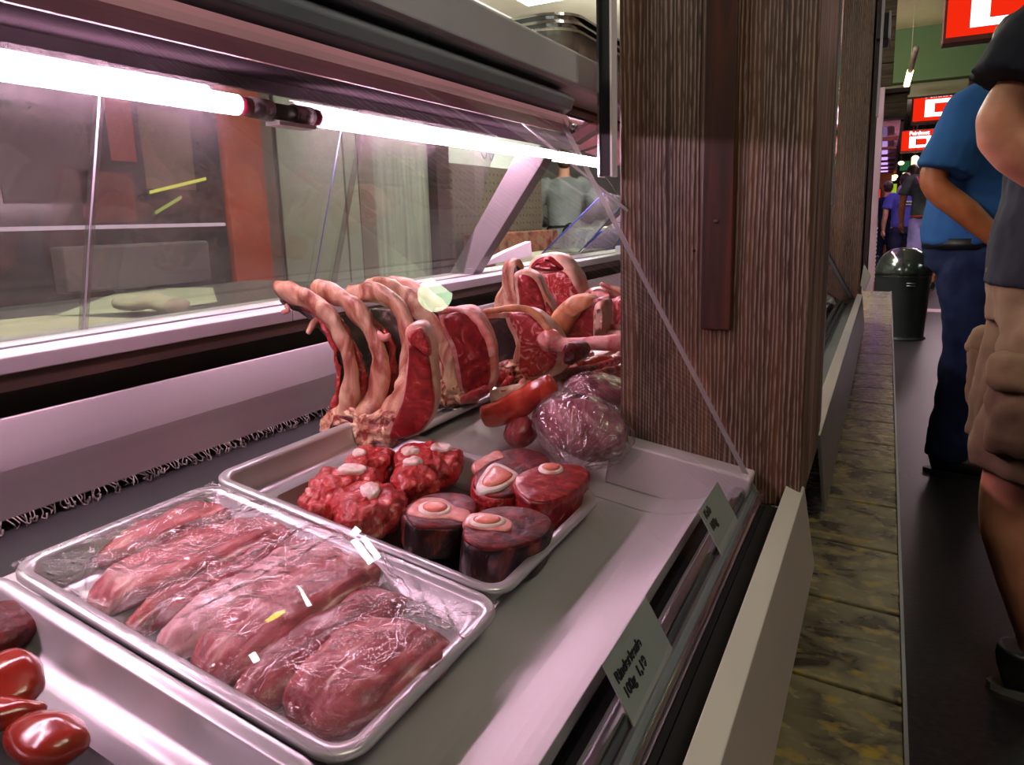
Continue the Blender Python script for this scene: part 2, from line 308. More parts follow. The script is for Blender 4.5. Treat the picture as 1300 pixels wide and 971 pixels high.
# ================================================================== NEAR DISPLAY CASE
Y0, Y1 = -.35, 3.4
def zdeck(x): return .62-(x+.2)*math.tan(TH)
case = thing('meat_display_counter', 'stainless steel butcher display counter with sloping deck, white sill and glass front', 'display counter', (-.5, 1.2, 0))
def deckplate(y0, y1):
    us = [-.53, -.4, -.2, -.09]+[-.09+.01*k for k in range(1, 10)]; hs = [0 if u < -.085 else 3.3*(u+.085)**2 for u in us]
    up = [(u, h) for u, h in zip(us, hs)]+[(.003, .012), (.0, .0)]; dn = [(u, h-.004) for u, h in zip(us[:-1], hs[:-1])]+[(-.003, .0)]
    pts = up+dn[::-1]; n = len(pts); v = [D(u, y0, h) for u, h in pts]+[D(u, y1, h) for u, h in pts]
    return MB().add(v, [tuple(range(n)), tuple(range(2*n-1, n-1, -1))]+[(i, (i+1) % n, n+(i+1) % n, n+i) for i in range(n)])
deckplate(Y0, .872).build('deck_plate', M['deck'], case, smooth=False, bevel=.001)
deckplate(.875, 1.9).build('deck_plate', M['deck'], case, smooth=False, bevel=.001)
deckplate(1.903, Y1).build('deck_plate', M['deck'], case, smooth=False, bevel=.001)
MB().prof([(-.205, .60), (-.195, .612), (-.168, .612), (-.168, .60)], Y0, .93).build('front_slot', M['blackgap'], case, smooth=False)
# rails that hold the front glass
MB().prof([(-.168, .60), (-.168, .655), (-.160, .664), (-.150, .664), (-.147, .655), (-.147, .60)], Y0, .945).build('glass_rail', M['chrome'], case, smooth=False, bevel=.002)
MB().prof([(-.146, .60), (-.146, .652), (-.141, .656), (-.136, .652), (-.136, .60)], Y0, .945).build('rail_groove', M['darkrail'], case, smooth=False)
MB().prof([(-.1355, .60), (-.1355, .655), (-.132, .659), (-.128, .659), (-.1245, .655), (-.1245, .60)], Y0, .945).build('glass_rail', M['chrome'], case, smooth=False, bevel=.001)
MB().prof([(-.124, .56), (-.124, .635), (-.103, .635), (-.103, .56)], Y0, .945).build('rail_groove', M['blackgap'], case, smooth=False)
# bumper, a folded plate with a chamfered end
def bumper(y0, y1, ch, par, m1, m2):
    mb = MB(); A = [(-.101, .662), (-.080, .653), (-.066, .52), (-.071, .519), (-.085, .645), (-.101, .652)]
    pts = []
    for yy, cut in ((y0, 0), (y1, ch)):
        pts.append([V((x, yy-(cut*max(0, (.66-z)/.14)*-1), z)) for x, z in A])
    n = len(A); mb.add(pts[0]+pts[1], [tuple(range(n)), tuple(range(2*n-1, n-1, -1))]+[(i, (i+1) % n, n+(i+1) % n, n+i) for i in range(n)])
    o = mb.build('bumper', [m1, m2], par, smooth=False, bevel=.001)
    for p in o.data.polygons:
        if p.normal.z > .7: p.material_index = 1
    return o
bumper(Y0, .985, .05, case, M['bumper'], M['bumpertop'])
# base of the counter and the back
MB().box(-.98, -.18, Y0, Y1, .0, .58).build('base_cabinet', M['plankdark'], case, smooth=False)
MB().prof([(-.700, .60), (-.727, .685), (-.88, .69), (-.88, .60)], Y0, Y1).build('back_trough', M['blackgap'], case, smooth=False)
MB().prof([(-.868, .702), (-.890, .752), (-.926, .805), (-.932, .805), (-.898, .750), (-.876, .700)], Y0, Y1).build('back_panel', M['panel'], case, smooth=False, bevel=.0015)
MB().prof([(-.975, .60), (-.965, .834), (-.99, .834), (-.99, .60)], Y0, Y1).build('back_recess', M['blackgap'], case, smooth=False)
MB().prof([(-.93, .835), (-.93, .857), (-1.04, .857), (-1.04, .835)], Y0, Y1).build('wood_strip', M['woodstrip'], case, smooth=False)
for y0, y1 in ((Y0, .925), (.927, 2.2), (2.202, Y1)):
    MB().prof([(-.928, .856), (-.926, .877), (-.932, .882), (-1.045, .886), (-1.045, .856)], y0, y1).build('sill', M['sill'], case, smooth=False, bevel=.0015)
MB().prof([(-.955, .8825), (-.955, .885), (-.96, .885), (-.96, .8825)], Y0, Y1).build('sill_groove', M['alu'], case, smooth=False)
fr = MB(); y = .2
while y < 1.15:
    p = V((-.868+random.uniform(-.002, .002), y, .703)); q = p+V((random.uniform(.001, .008), random.uniform(-.006, .006), -random.uniform(.007, .014)))
    m_ = (p+q)/2+V((random.uniform(0, .008), random.uniform(-.004, .004), 0)); fr.tube(cat([p, m_, q], 4), .0008, 5)
    if random.random() < .5: fr.tube(cat([q, q+V((.003, .004, -.002)), q+V((.001, .006, .004))], 3), .0013, 5)
    y += random.uniform(.003, .008)
fo = fr.build('frayed_fringe', M['fringe'], case); fo['kind'] = 'stuff'
# hood: clamp rails, box rail, underside panel, glass shelf
cl = [(-.418, 1.163), (-.402, 1.172), (-.398, 1.184), (-.405, 1.192), (-.43, 1.197), (-.45, 1.19), (-.45, 1.168)]
MB().prof(cl, Y0, .965).build('clamp_rail', M['darkrail'], case, smooth=False, bevel=.002)
MB().prof([(-.412, 1.140), (-.404, 1.150), (-.408, 1.1635), (-.45, 1.165), (-.45, 1.150)], Y0, .958).build('clamp_lip', M['pinkrail'], case, smooth=False)
MB().prof([(-.395, 1.199), (-.39, 1.203), (-.39, 1.243), (-.396, 1.248), (-.46, 1.248), (-.46, 1.199)], Y0, 1.35).build('box_rail', M['greyrail'], case, smooth=False, bevel=.002)
MB().prof([(-.46, 1.195), (-.46, 1.24), (-.49, 1.24), (-.49, 1.195)], Y0, 2.6).build('inner_rail', M['redwood'], case, smooth=False)
MB().prof([(-.43, 1.170), (-.66, 1.222), (-.66, 1.226), (-.43, 1.174)], Y0, 2.6).build('glass_shelf', M['shelfglass'], case, smooth=False)
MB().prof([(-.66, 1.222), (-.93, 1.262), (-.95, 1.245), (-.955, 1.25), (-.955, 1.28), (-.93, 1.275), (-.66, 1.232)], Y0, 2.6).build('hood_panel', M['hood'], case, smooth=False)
for yy, pts in ((1.15, [(722, 172), (770, 146), (776, 152), (728, 182)]), (1.3, [(742, 150), (750, 148), (778, 190), (774, 200)]), (1.45, [(724, 185), (776, 170), (776, 178), (728, 194)])):
    q = [aty(a_, b_, yy) for a_, b_ in pts]; MB().hexa(q, [x+V((0, .03, 0)) for x in q]).build('hood_bracket', M['redwood'], case, smooth=False)
q = [aty(a_, b_, 1.7) for a_, b_ in ((712, 120), (800, 150), (800, 215), (735, 190))]; MB().hexa(q, [x+V((0, .02, 0)) for x in q]).build('hood_end_board', M['redwood'], case, smooth=False)
MB().box(-.64, -.4605, Y0, 2.2, 1.244, 1.248).build('top_plate', M['alu'], case, smooth=False)
# front glass pane, its end panel
g0 = V((-.125, 0, .640)); g1 = V((-.412, 0, 1.168)); gn = V((.528, 0, .287)).normalized()
def pane(mb, y0, y1, t=.005):
    v = [g0+V((0, y0, 0)), g0+V((0, y1, 0)), g1+V((0, y1, 0)), g1+V((0, y0, 0))]; return mb.hexa(v, [q-gn*t for q in v])
pane(MB(), Y0, .938).build('front_glass', M['frontglass'], case, smooth=False)
v = [g0+V((0, .938, 0)), g0+V((0, .941, 0)), g1+V((0, .941, 0)), g1+V((0, .938, 0))]
MB().hexa(v, [q-gn*.006 for q in v]).build('glass_edge', M['glassedge'], case, smooth=False)
a, b = aty(654, 148, .955), aty(797, 268, .955)
MB().tube([a, b], .0022, 8).build('glass_edge', M['glassedge'], case)
MB().add([a, b, V((-.412, .955, 1.168)), a+V((0, .003, 0)), b+V((0, .003, 0)), V((-.412, .958, 1.168))], [(0, 1, 2), (5, 4, 3), (0, 3, 4, 1), (1, 4, 5, 2), (2, 5, 3, 0)]).build('end_glass', M['frontglass'], case, smooth=False)
for px, py in ((727, 160),):
    c = aty(px, py, .936); MB().tube([c-V((0, .004, 0)), c+V((0, .004, 0))], .004, 12).build('glass_clip', M['chrome'], case)
# sliding glass at the back, tilted forward
sg = V((.115, 0, .345))
def backpane(y0, y1, off):
    b0 = V((-1.0+off, 0, .887)); v = [b0+V((0, y0, 0)), b0+V((0, y1, 0)), b0+sg+V((0, y1, 0)), b0+sg+V((0, y0, 0))]
    return MB().hexa(v, [q-V((.004, 0, -.0012)) for q in v])
backpane(Y0, .60, .006).build('sliding_glass', M['backglass'], case, smooth=False)
backpane(.592, 1.12, 0).build('sliding_glass', M['backglass'], case, smooth=False)
backpane(1.10, 1.62, .006).build('sliding_glass', M['clearback'], case, smooth=False)
M['edgeline'] = plain('pale_glass_edge', '#a9a4ae', .3)
M['edgeblue'] = plain('blue_grey_glass_edge', '#5c5d8c', .3)
p = V((-.992, .592, .888)); MB().tube([p, p+sg*.97], .0015, 6).build('pane_edge', M['edgeline'], case)
p = V((-.992, 1.045, .888)); MB().tube([p, p+sg*.97], .0013, 6).build('pane_edge', M['edgeblue'], case)
# diagonal hood support
M['strutw'] = plain('white_strut', '#8a8387', .4)
A0, A1 = aty(568, 352, 1.62), aty(655, 196, 1.62); B0, B1 = aty(598, 352, 1.62), aty(692, 200, 1.62)
t_ = V((0, .05, 0)); MB().hexa([A0, B0, B1, A1], [A0+t_, B0+t_, B1+t_, A1+t_]).build('hood_support', M['strutw'], case, smooth=False, bevel=.002)
# acrylic screens with blue edges on the sill further along
for (c, nm) in (([(637, 338), (690, 335), (795, 215), (742, 225)], 0),):
    pass
def acry(pts, y, d=.004):
    q = [aty(a_, b_, y+k) for (a_, b_), k in zip(pts, (0, .25, .25, 0))]; return q, MB().hexa(q, [x+V((.002, d, .001)) for x in q])
M['acry'] = glass('hazy_acrylic', '#dfe3e2', 2, haze=.5, hazec='#b6aeb4', hscale=4, hlo=.3, hhi=.6)
q1, m1 = acry([(684, 326), (735, 320), (798, 252), (768, 244)], 2.3); m1.build('acrylic_screen', M['acry'], case, smooth=False)
M['blueedge'] = plain('blue_acrylic_edge', '#4a56b0', .3)
MB().tube([q1[0], q1[3]], .003, 6).build('screen_edge', M['blueedge'], case)
MB().tube([q1[1], q1[2]], .003, 6).build('screen_edge', M['blueedge'], case)
q2, m2 = acry([(735, 322), (778, 316), (800, 290), (799, 262)], 2.2); m2.build('acrylic_screen', M['acry'], case, smooth=False)
q = [atx(600, 341, -.965), atx(676, 325, -.965), atx(674, 306, -.965), atx(645, 318, -.965)]
MB().hexa(q, [x-V((.02, 0, 0)) for x in q]).build('sill_upstand', M['sill'], case, smooth=False, bevel=.002)
c = atx(790, 326, -.93); MB().box(-.95, -.915, c.y-.03, c.y+.03, .85, .91).build('sill_end_cap', M['sill'], case, smooth=False, bevel=.003)
# steel collar around the foot of the column
def collar():
    mb = MB(); u0, u1, y0, y1, h = -.146, .05, .925, 1.36, .066
    v = [D(u0, y0), D(u1, y0), D(u1, y1), D(u0, y1)]; w = [x+DN*h for x in v]; return mb.hexa(w, v)
co = collar().build('column_collar', M['bracket'], case, smooth=False, bevel=.003)
c = pd(851, 600, .04); MB().tube([V((c.x, .9265, c.z)), V((c.x, .931, c.z))], .0035, 12).build('rivet', M['redwood'], case)
M['collarmat'] = plain('purple_grey_gasket', '#4a3f4a', .5)
v = [D(.018, .926, .0), D(.034, .926, .0), D(.034, .95, 0), D(.018, .95, 0)]; MB().hexa([x+DN*.06 for x in v], v).build('gasket', M['collarmat'], case, smooth=False, bevel=.002)

# fluorescent tubes
M['tubeglow'] = emit('pink_white_tube_light', '#ffc9e4', 56)
M['tubecap'] = plain('red_tube_cap', '#8c1f3a', .3, .3)
def ftube(y0, y1, label):
    t = thing('fluorescent_tube', label, 'lamp', (-.86, (y0+y1)/2, 1.2), 'pink tube lamps under the hood')
    MB().tube([V((-.86, y0, 1.2)), V((-.86, y1, 1.2))], .0145, 20).build('glowing_tube', M['tubeglow'], t)
    for a_, b_ in ((y0-.022, y0-.0005), (y1+.0005, y1+.022)):
        MB().tube([V((-.86, a_, 1.2)), V((-.86, b_, 1.2))], .0135, 20).build('end_cap', M['tubecap'], t)
ftube(-.4, .782, 'glowing pinkish white fluorescent tube, the nearer one at the upper left')
ftube(.958, 2.42, 'glowing pinkish white fluorescent tube, the farther one running behind the column')
sk = thing('tube_socket', 'mottled lamp socket pair joining the two glowing tubes', 'socket', (-.86, .87, 1.2))
M['sock'] = tex('mottled_socket', [(.45, '#3a3030'), (.55, '#bfaeb0')], 30, rough=.4)
MB().tube([V((-.86, .806, 1.2)), V((-.86, .845, 1.2))], .0155, 16).build('socket', M['sock'], sk)
MB().tube([V((-.86, .846, 1.2)), V((-.86, .895, 1.2))], .0125, 16).build('connector', M['black'], sk)
MB().tube([V((-.86, .896, 1.2)), V((-.86, .934, 1.2))], .0155, 16).build('socket', M['sock'], sk)
MB().box(-.875, -.845, .85, .93, 1.178, 1.184).build('clip', M['sill'], sk, smooth=False)
# ================================================================== COLUMNS
colm = thing('wooden_column', 'big dark oak clad column standing in a steel collar at the end of the front glass', 'column', (-.21, 1.1, .6))
MB().box(-.332, -.083, .96, 1.27, .63, 2.75).build('oak_cladding', M['oak'], colm, smooth=False, bevel=.004)
a = aty(890, 415, .95); b = aty(926, 423, .95)
MB().box(a.x-.002, b.x+.001, .951, .9595, (a.z+b.z)/2, 2.74).build('cover_strip', M['slat'], colm, smooth=False, bevel=.002)
for px, py in ((909, 281), (881, 318)):
    c = aty(px, py, .95 if px > 890 else .96); yb = .951 if px > 890 else .96; MB().tube([V((c.x, yb-.0012, c.z)), V((c.x, yb+.001, c.z))], .0032 if px > 890 else .002, 10).build('screw', M['plankdark'] if px < 890 else M['woodstrip'], colm)
vb = thing('vertical_profile', 'dark vertical metal profile with bright edges left of the big oak column', 'profile', (-.345, .94, 1.08))
c = aty(783, 222, .94); MB().box(-.352, -.336, .938, .956, c.z, 2.0).build('profile_bar', M['black'], vb, smooth=False)
MB().box(-.3545, -.3515, .936, .957, c.z-.002, 2.0).build('profile_edge', M['chrome'], vb, smooth=False)
MB().box(-.3365, -.3335, .936, .957, c.z-.002, 2.0).build('profile_edge', M['sill'], vb, smooth=False)
# mirror-finish strip on the far corner of the column
c = aty(1056, 262, 1.3); M['mirror'] = tex('polished_strip', [(.4, '#a2a8ac'), (.6, '#c5cacc')], 5, rough=.12, metal=.55)
ms = MB().box(-.094, -.080, 1.271, 1.305, c.z, 2.74).build('mirror_strip', M['mirror'], None, smooth=False, bevel=.002)
tag(ms, 'polished vertical metal strip on the aisle side corner behind the oak column', 'strip')
st = MB().box(-.094, -.084, 1.272, 1.30, .66, c.z-.005).build('end_plate', M['alu'], case, smooth=False)
col2 = thing('wooden_column', 'slimmer dark oak column farther down the counter, near the litter bin', 'column', (-.2, 3.6, .5))
MB().box(-.30, -.092, 3.45, 3.75, .5, 2.75).build('oak_cladding', M['oak'], col2, smooth=False, bevel=.004)
MB().box(-.085, -.07, 3.46, 3.74, .72, 2.74).build('side_board', M['plankdark'], col2, smooth=False)
# ================================================================== LEDGE
led = thing('counter_ledge', 'long mottled yellow and brown stone ledge running along the counter', 'ledge', (0, 2, 0))
LX0, LX1 = -.175, .042
y = Y0; step = .19
while y < 5.15:
    y2 = min(y+step-.006, 5.17); sk_ = .02
    mb = MB(); mb.hexa([V((LX0, y+sk_, .5)), V((LX1, y-.0, .5)), V((LX1, y2, .5)), V((LX0, y2+sk_, .5))], [V((LX0, y+sk_, .48)), V((LX1, y, .48)), V((LX1, y2, .48)), V((LX0, y2+sk_, .48))])
    mb.build('stone_tile', M['ledge'], led, smooth=False, bevel=.002); y += step
MB().box(LX0, LX1-.01, Y0, 5.19, .455, .4795).build('ledge_board', M['plankdark'], led, smooth=False)
MB().box(LX1+.0005, LX1+.0045, Y0, 5.19, .455, .501).build('metal_edge', M['alu'], led, smooth=False)
MB().box(-.09, LX1-.03, Y0, 5.1, 0, .4545).build('ledge_base', M['plankdark'], led, smooth=False)
# ================================================================== FAR COUNTER
far = case
bumper(1.24, 3.46, 0, far, M['alu'], M['bumpertop'])
MB().prof([(-.168, .60), (-.168, .655), (-.150, .664), (-.147, .60)], 1.31, 3.44).build('glass_rail', M['chrome'], far, smooth=False)
MB().prof([(-.146, .60), (-.146, .64), (-.104, .64), (-.104, .60)], 1.31, 3.44).build('rail_groove', M['black'], far, smooth=False)
MB().prof([(-.092, .60), (-.086, .645), (-.082, .63), (-.086, .60)], 1.26, 1.42).build('bracket', M['black'], far, smooth=False)
v = [g0+V((0, 1.5, 0)), g0+V((0, 3.44, 0)), V((-.41, 3.44, 1.168)), V((-.41, 1.5, 1.168))]
MB().hexa(v, [q-gn*.005 for q in v]).build('front_glass', M['frontglass'], far, smooth=False)
MB().tube([v[1], v[2]], .008, 8).build('glass_edge', M['darkrail'], far)
# ================================================================== TRAYS
def tray(name, label, u0, u1, y0, y1, dep=.03, mat='tray', rr=.03, group=None, wall=.012, lip=.012, h0=.003):
    cx, cy = (u0+u1)/2, (y0+y1)/2; b = D(cx, cy, 0)
    rings = [(0, dep-.004), (0, dep), (-.002, dep+.002), (-lip, dep+.001), (-lip-.002, dep-.002), (-lip-wall*.8, .007), (-lip-wall-.005, .002), (-lip-wall-.03, .0015)]
    back = [(-lip-wall-.03, 0), (-lip-wall-.004, 0), (-lip-wall*.8+.003, .005), (-lip+.001, dep-.004), (-.003, dep-.004)]
    v = []; cs = []
    for off, h in rings+back:
        hx, hy = (u1-u0)/2+off, (y1-y0)/2+off; r = max(.008, rr+off)
        for q, (sx, sy) in enumerate(((1, 1), (-1, 1), (-1, -1), (1, -1))):
            for k in range(7):
                an = math.pi/2*(q+k/6); v.append(D(cx+sx*(hx-r)+math.cos(an)*r, cy+sy*(hy-r)+math.sin(an)*r, h0+h))
    n = 28; m = len(rings)+len(back)
    f = [(i*n+j, i*n+(j+1) % n, (i+1)*n+(j+1) % n, (i+1)*n+j) for i in range(m-1) for j in range(n)]
    f += [((m-1)*n+j, (m-1)*n+(j+1) % n, (j+1) % n, j) for j in range(n)]
    k = len(rings); f += [tuple(range((k-1)*n, k*n)), tuple(range((k+1)*n-1, k*n-1, -1))]
    o = mk(name, v, f, M[mat], None, base=b)
    return tag(o, label, 'tray', group)
RH = .03
def uvp(px, py, h=RH): return du(pd(px, py, h))
u0a = sum(uvp(*p)[0] for p in ((5, 725), (275, 612)))/2; u1a = sum(uvp(*p)[0] for p in ((632, 778), (540, 881)))/2
y1a = sum(uvp(*p)[1] for p in ((275, 612), (632, 772)))/2; y0a = uvp(5, 727)[1]
print('tray1', u0a, u1a, y0a, y1a)
tray('steel_tray', 'steel tray with long meat strips under cling film', u0a, u1a, y0a, y1a, group=None)
u0b, y0b = uvp(278, 603); u1b = sum(uvp(*p)[0] for p in ((762, 632), (648, 757)))/2; y1b = uvp(762, 630)[1]; y0b = y1a+.004
print('tray2', u0b, u1b, y0b, y1b)
tray('steel_tray', 'shallow steel tray holding oxtail chunks and round shank slices', u0b, u1b, y0b, y1b)
tray('steel_tray', 'steel tray with dark glossy organ meat at the lower left corner', u0a, u1a, y0a-.252, y0a-.004)
ub, yb = uvp(611, 503); ua, ya = uvp(548, 534)
tray('steel_tray', 'low steel tray under the rib racks', -.57, ub+.004, y1b+.02, y1b+.36, dep=.018)
# ------------------------------------------------------------------ strips on tray 1 (pixels of near and far end of the centre line)
M['stripfat'] = tex('pale_pink_fatty_meat', [(.3, '#b0646c'), (.5, '#c78a90'), (.7, '#dcb4b4')], 16, (1.4, .5, 1.4), dist=1.5, rough=.35, bump=.4, bscale=40, sss=.2, coat=.3)
def strip(name, label, a, b, w, h, mat, seed, wend=.6, hb=.006):
    pa, pb = pd(*a, hb+h*.7), pd(*b, hb+h*.7); ua, ya = du(pa); ub_, yb_ = du(pb); n = 26; m = 20; v = []
    for i in range(n+1):
        t = i/n; e = max(.35, min(1, (math.sin(math.pi*min(1, max(0, t)))*1.25)**.3)); wv = w*e*(1+.18*noise.noise(V((t*3, seed, 0)))); hv = h*e*(1+.18*noise.noise(V((t*4, seed+5, 0))))
        uc = ua+(ub_-ua)*t+.006*noise.noise(V((t*3, seed+9, 1))); yc = ya+(yb_-ya)*t
        for j in range(m):
            an = 2*math.pi*j/m; cx = math.cos(an); sz = math.sin(an)
            cx = math.copysign(abs(cx)**.75, cx); sz = math.copysign(abs(sz)**.7, sz)
            q = D(uc+cx*wv/2, yc, hb+hv/2*(1+sz)); q += noise.noise_vector(q*28+V((seed, 0, 0)))*.0028*(1 if sz > -.5 else .2); v.append(q)
    f = [(i*m+j, i*m+(j+1) % m, (i+1)*m+(j+1) % m, (i+1)*m+j) for i in range(n) for j in range(m)]+[tuple(range(m)), tuple(range((n+1)*m-1, n*m-1, -1))]
    o = rag(mk(name, v, f, M[mat], None), .007, .022); return tag(o, label, 'meat', 'long meat strips in the film covered tray')
strip('meat_strip', 'narrow meat strip along the back rim of the film covered tray', (112, 700), (290, 636), .056, .024, 'strip', 1)
strip('meat_strip', 'second long meat strip from the back rim, with a pale ridge', (120, 752), (374, 652), .076, .030, 'strip', 2)
strip('meat_strip', 'dark red thin meat strip between two broader strips', (155, 790), (412, 668), .044, .024, 'stripred', 3)
strip('fat_strip', 'pale pink fatty strip in the middle of the film covered tray', (205, 812), (432, 680), .056, .031, 'stripfat', 4)
strip('meat_strip', 'broad fillet strip in front of the pale fatty strip', (255, 835), (472, 700), .080, .034, 'strip', 5)
strip('meat_strip', 'deep red meat strip second from the front rim of its tray', (300, 878), (505, 742), .056, .030, 'stripred', 6)
strip('meat_strip', 'widest meat strip along the front rim of the film covered tray', (385, 892), (552, 788), .090, .036, 'strip', 7)
# cling film over the tray
def film():
    nu, ny = 90, 60; v = []
    sup = []
    for a, b, w, h in (((112, 700), (290, 636), .046, .024), ((120, 752), (372, 652), .060, .030), ((155, 790), (408, 668), .03, .024), ((205, 812), (428, 684), .046, .032), ((255, 835), (468, 705), .062, .040), ((300, 878), (500, 745), .046, .028), ((385, 892), (545, 790), .066, .038)):
        sup.append((du(pd(*a, .006+h*.7)), du(pd(*b, .006+h*.7)), w, h))
    for i in range(nu+1):
        for j in range(ny+1):
            u = u0a+.004+(u1a-u0a-.008)*i/nu; y = y0a+.004+(y1a-y0a-.008)*j/ny
            edge = min(1, min(i, nu-i)/6, min(j, ny-j)/6); hh = .036-.012*edge
            for (a, b, w, h) in sup:
                t = (y-a[1])/(b[1]-a[1]); tc = min(1, max(0, t)); d = abs(u-(a[0]+(b[0]-a[0])*tc)); k = max(0, 1-(d/(w*.75))**2)*max(0, 1-max(0, abs(t-.5)-.42)*7)
                hh = max(hh, .012+(h+.001)*min(1, k*1.8)*.98)
            wr = noise.noise(V((u*45, y*45, 1)))*.0016+noise.noise(V((u*18+y*60, y*14, 4)))*.0015
            q = D(u, y, hh+.0025*edge+wr*(.3+.7*edge)); v.append(q)
    f = [(i*(ny+1)+j, i*(ny+1)+j+1, (i+1)*(ny+1)+j+1, (i+1)*(ny+1)+j) for i in range(nu) for j in range(ny)]
    o = mk('cling_film', v, f, M['film'], None); tag(o, 'wrinkled clear cling film stretched over the tray of meat strips', 'film')
film()
# organ pieces lower left
def organ(label, px, py, rad, mat='organ', rz=0, h=.022, nz=.005):
    c = pd(px, py, h); o = blob('organ_piece', c, rad, M[mat], None, rot=DROT@Matrix.Rotation(rz, 3, 'Z'), nz=nz, nf=22); tag(o, label, 'meat', 'organ meats in the corner tray'); return o
organ('rounded glossy brown organ piece, foremost in the corner tray', 8, 862, (.030, .022, .016), rz=.4)
organ('dark organ slice at the left picture edge above the rounded piece', -16, 800, (.035, .03, .014), 'leandark', .2)
organ('long orange brown organ lobe below the rounded piece', -10, 905, (.034, .016, .012), 'organ', .9)
organ('flat organ lobe hidden deepest in the corner tray', 60, 935, (.03, .022, .014), 'organ', .3)
# ------------------------------------------------------------------ oxtail / neck chunks on tray 2
def top(pts, h): return [pd(a, b, h) for a, b in pts]
def chunk(label, pts, h, bones=(), bmat='bone', mat='ragged', group='rough bony meat chunks', seed=0, hb=.005, back=.96, nz=.006):
    outl = top(pts, h); c = sum(outl, V())/len(outl); b = c-DN*(h-hb)
    t = thing('bony_meat_chunk', label, 'meat', b, group)
    rag(slab('meat', outl, DN, h-hb, M[mat], t, nz=nz, nf=45, r=.3, per=9, dome=.004, back=back), .013, .016)
    for (bx, by, rx, ry) in bones:
        cc = pd(bx, by, h+.002); e1 = (pd(bx+rx, by, h+.002)-cc); e2 = (pd(bx, by+ry, h+.002)-cc)
        o = [cc+e1*math.cos(a)+e2*math.sin(a) for a in [k*math.pi/4 for k in range(8)]]
        rag(slab('bone', o, DN, .012, M[bmat], t, nz=.0025, nf=70, lift=.0055, dome=.001, per=5), .004, .012)
    return t
chunk('small dark bony chunk at the back left of the oxtail pile', [(437, 578), (458, 566), (490, 563), (505, 572), (492, 584), (462, 590), (440, 588)], .040, [(455, 577, 9, 4)])
chunk('large bony chunk with pale bone, rearmost of the oxtail pile', [(500, 570), (525, 560), (560, 560), (588, 566), (590, 580), (574, 592), (545, 594), (515, 588)], .048, [(561, 570, 15, 5)], back=.9)
chunk('bony chunk with two white bone ends in the middle of the pile', [(498, 588), (518, 579), (545, 582), (556, 594), (552, 606), (525, 612), (500, 606)], .046, [(524, 588, 14, 5), (521, 574, 12, 4)])
chunk('bony chunk with a long pale bone band on the left of the pile', [(402, 600), (430, 588), (468, 588), (487, 596), (484, 608), (455, 614), (420, 616)], .040, [(447, 598, 20, 6)])
chunk('reddish lump without bone at the left end of the oxtail pile', [(382, 622), (400, 606), (425, 606), (438, 622), (430, 640), (402, 646), (384, 636)], .034)
chunk('front bony chunk with round white cartilage on top', [(418, 622), (440, 610), (480, 606), (512, 618), (519, 636), (500, 650), (462, 656), (430, 646)], .044, [(470, 624, 14, 9)], nz=.005)
# ------------------------------------------------------------------ shank slices
def shank(label, pts, h, fat, bones, side='rind', topm='leandark', hb=.005, marrow=True, back=.97, dome=.0):
    outl = top(pts, h); c = sum(outl, V())/len(outl)
    t = thing('shank_slice', label, 'meat', c-DN*(h-hb), 'thick cut shank slices')
    rag(slab('rind', outl, DN, h-hb, M[side], t, nz=.0022, nf=35, r=.12, per=8, back=back), .003, .02)
    slab('cut_face', outl, DN, .006, M[topm], t, scale=.95, lift=.0016+dome, nz=.001, nf=50, r=.4, per=8)
    for f_ in fat: slab('fat', top(f_, h), DN, .008, M['fatpink'], t, lift=.0030+dome, nz=.0008, nf=60, r=.3, per=6)
    for bb in bones:
        if isinstance(bb, list): o = top(bb, h)
        else:
            bx, by, rx, ry = bb; cc = pd(bx, by, h); e1 = pd(bx+rx, by, h)-cc; e2 = pd(bx, by+ry, h)-cc
            o = [cc+e1*math.cos(a)+e2*math.sin(a) for a in [k*math.pi/5 for k in range(10)]]
        bo_ = slab('bone', o, DN, .012, M['bone'], t, lift=.0048+dome, nz=.0006, r=.3, per=4)
        slab('marrow', o, DN, .012, M['marrow'], bo_, scale=.74, lift=.0062+dome, nz=.0006, r=.3, per=4, dome=.001)
    return t
shank('shank slice with a big triangular bone at the back of the tray', [(598, 616), (610, 592), (632, 574), (665, 568), (695, 578), (700, 594), (680, 612), (650, 630), (620, 632)], .045,
      [[(600, 590), (630, 574), (640, 582), (625, 588), (606, 600)]], [[(604, 622), (612, 604), (628, 590), (652, 600), (658, 608), (640, 622), (618, 628)]], side='ragged', topm='leandark')
t = shank('rounded red shank piece with a small ring of bone, nearest the column collar', [(652, 606), (680, 592), (712, 588), (742, 592), (750, 602), (735, 622), (705, 636), (672, 636), (655, 622)], .050,
      [], [(699, 597, 16, 7)], side='lean', topm='lean', back=1.0)
shank('shank slice with round pink marrow bone, left of the front two', [(511, 648), (530, 632), (562, 625), (592, 627), (606, 638), (603, 656), (585, 670), (550, 672), (522, 668)], .045,
      [[(516, 652), (532, 636), (560, 634), (580, 646), (598, 652), (590, 664), (570, 660), (540, 660)]], [(552, 648, 22, 10)])
shank('frontmost dark rinded shank slice with an oblong marrow bone', [(585, 680), (592, 660), (618, 645), (655, 642), (690, 650), (704, 664), (694, 682), (664, 694), (622, 698), (596, 692)], .050,
      [[(588, 668), (596, 654), (625, 654), (650, 664), (646, 676), (615, 674)]], [(618, 664, 25, 9)])
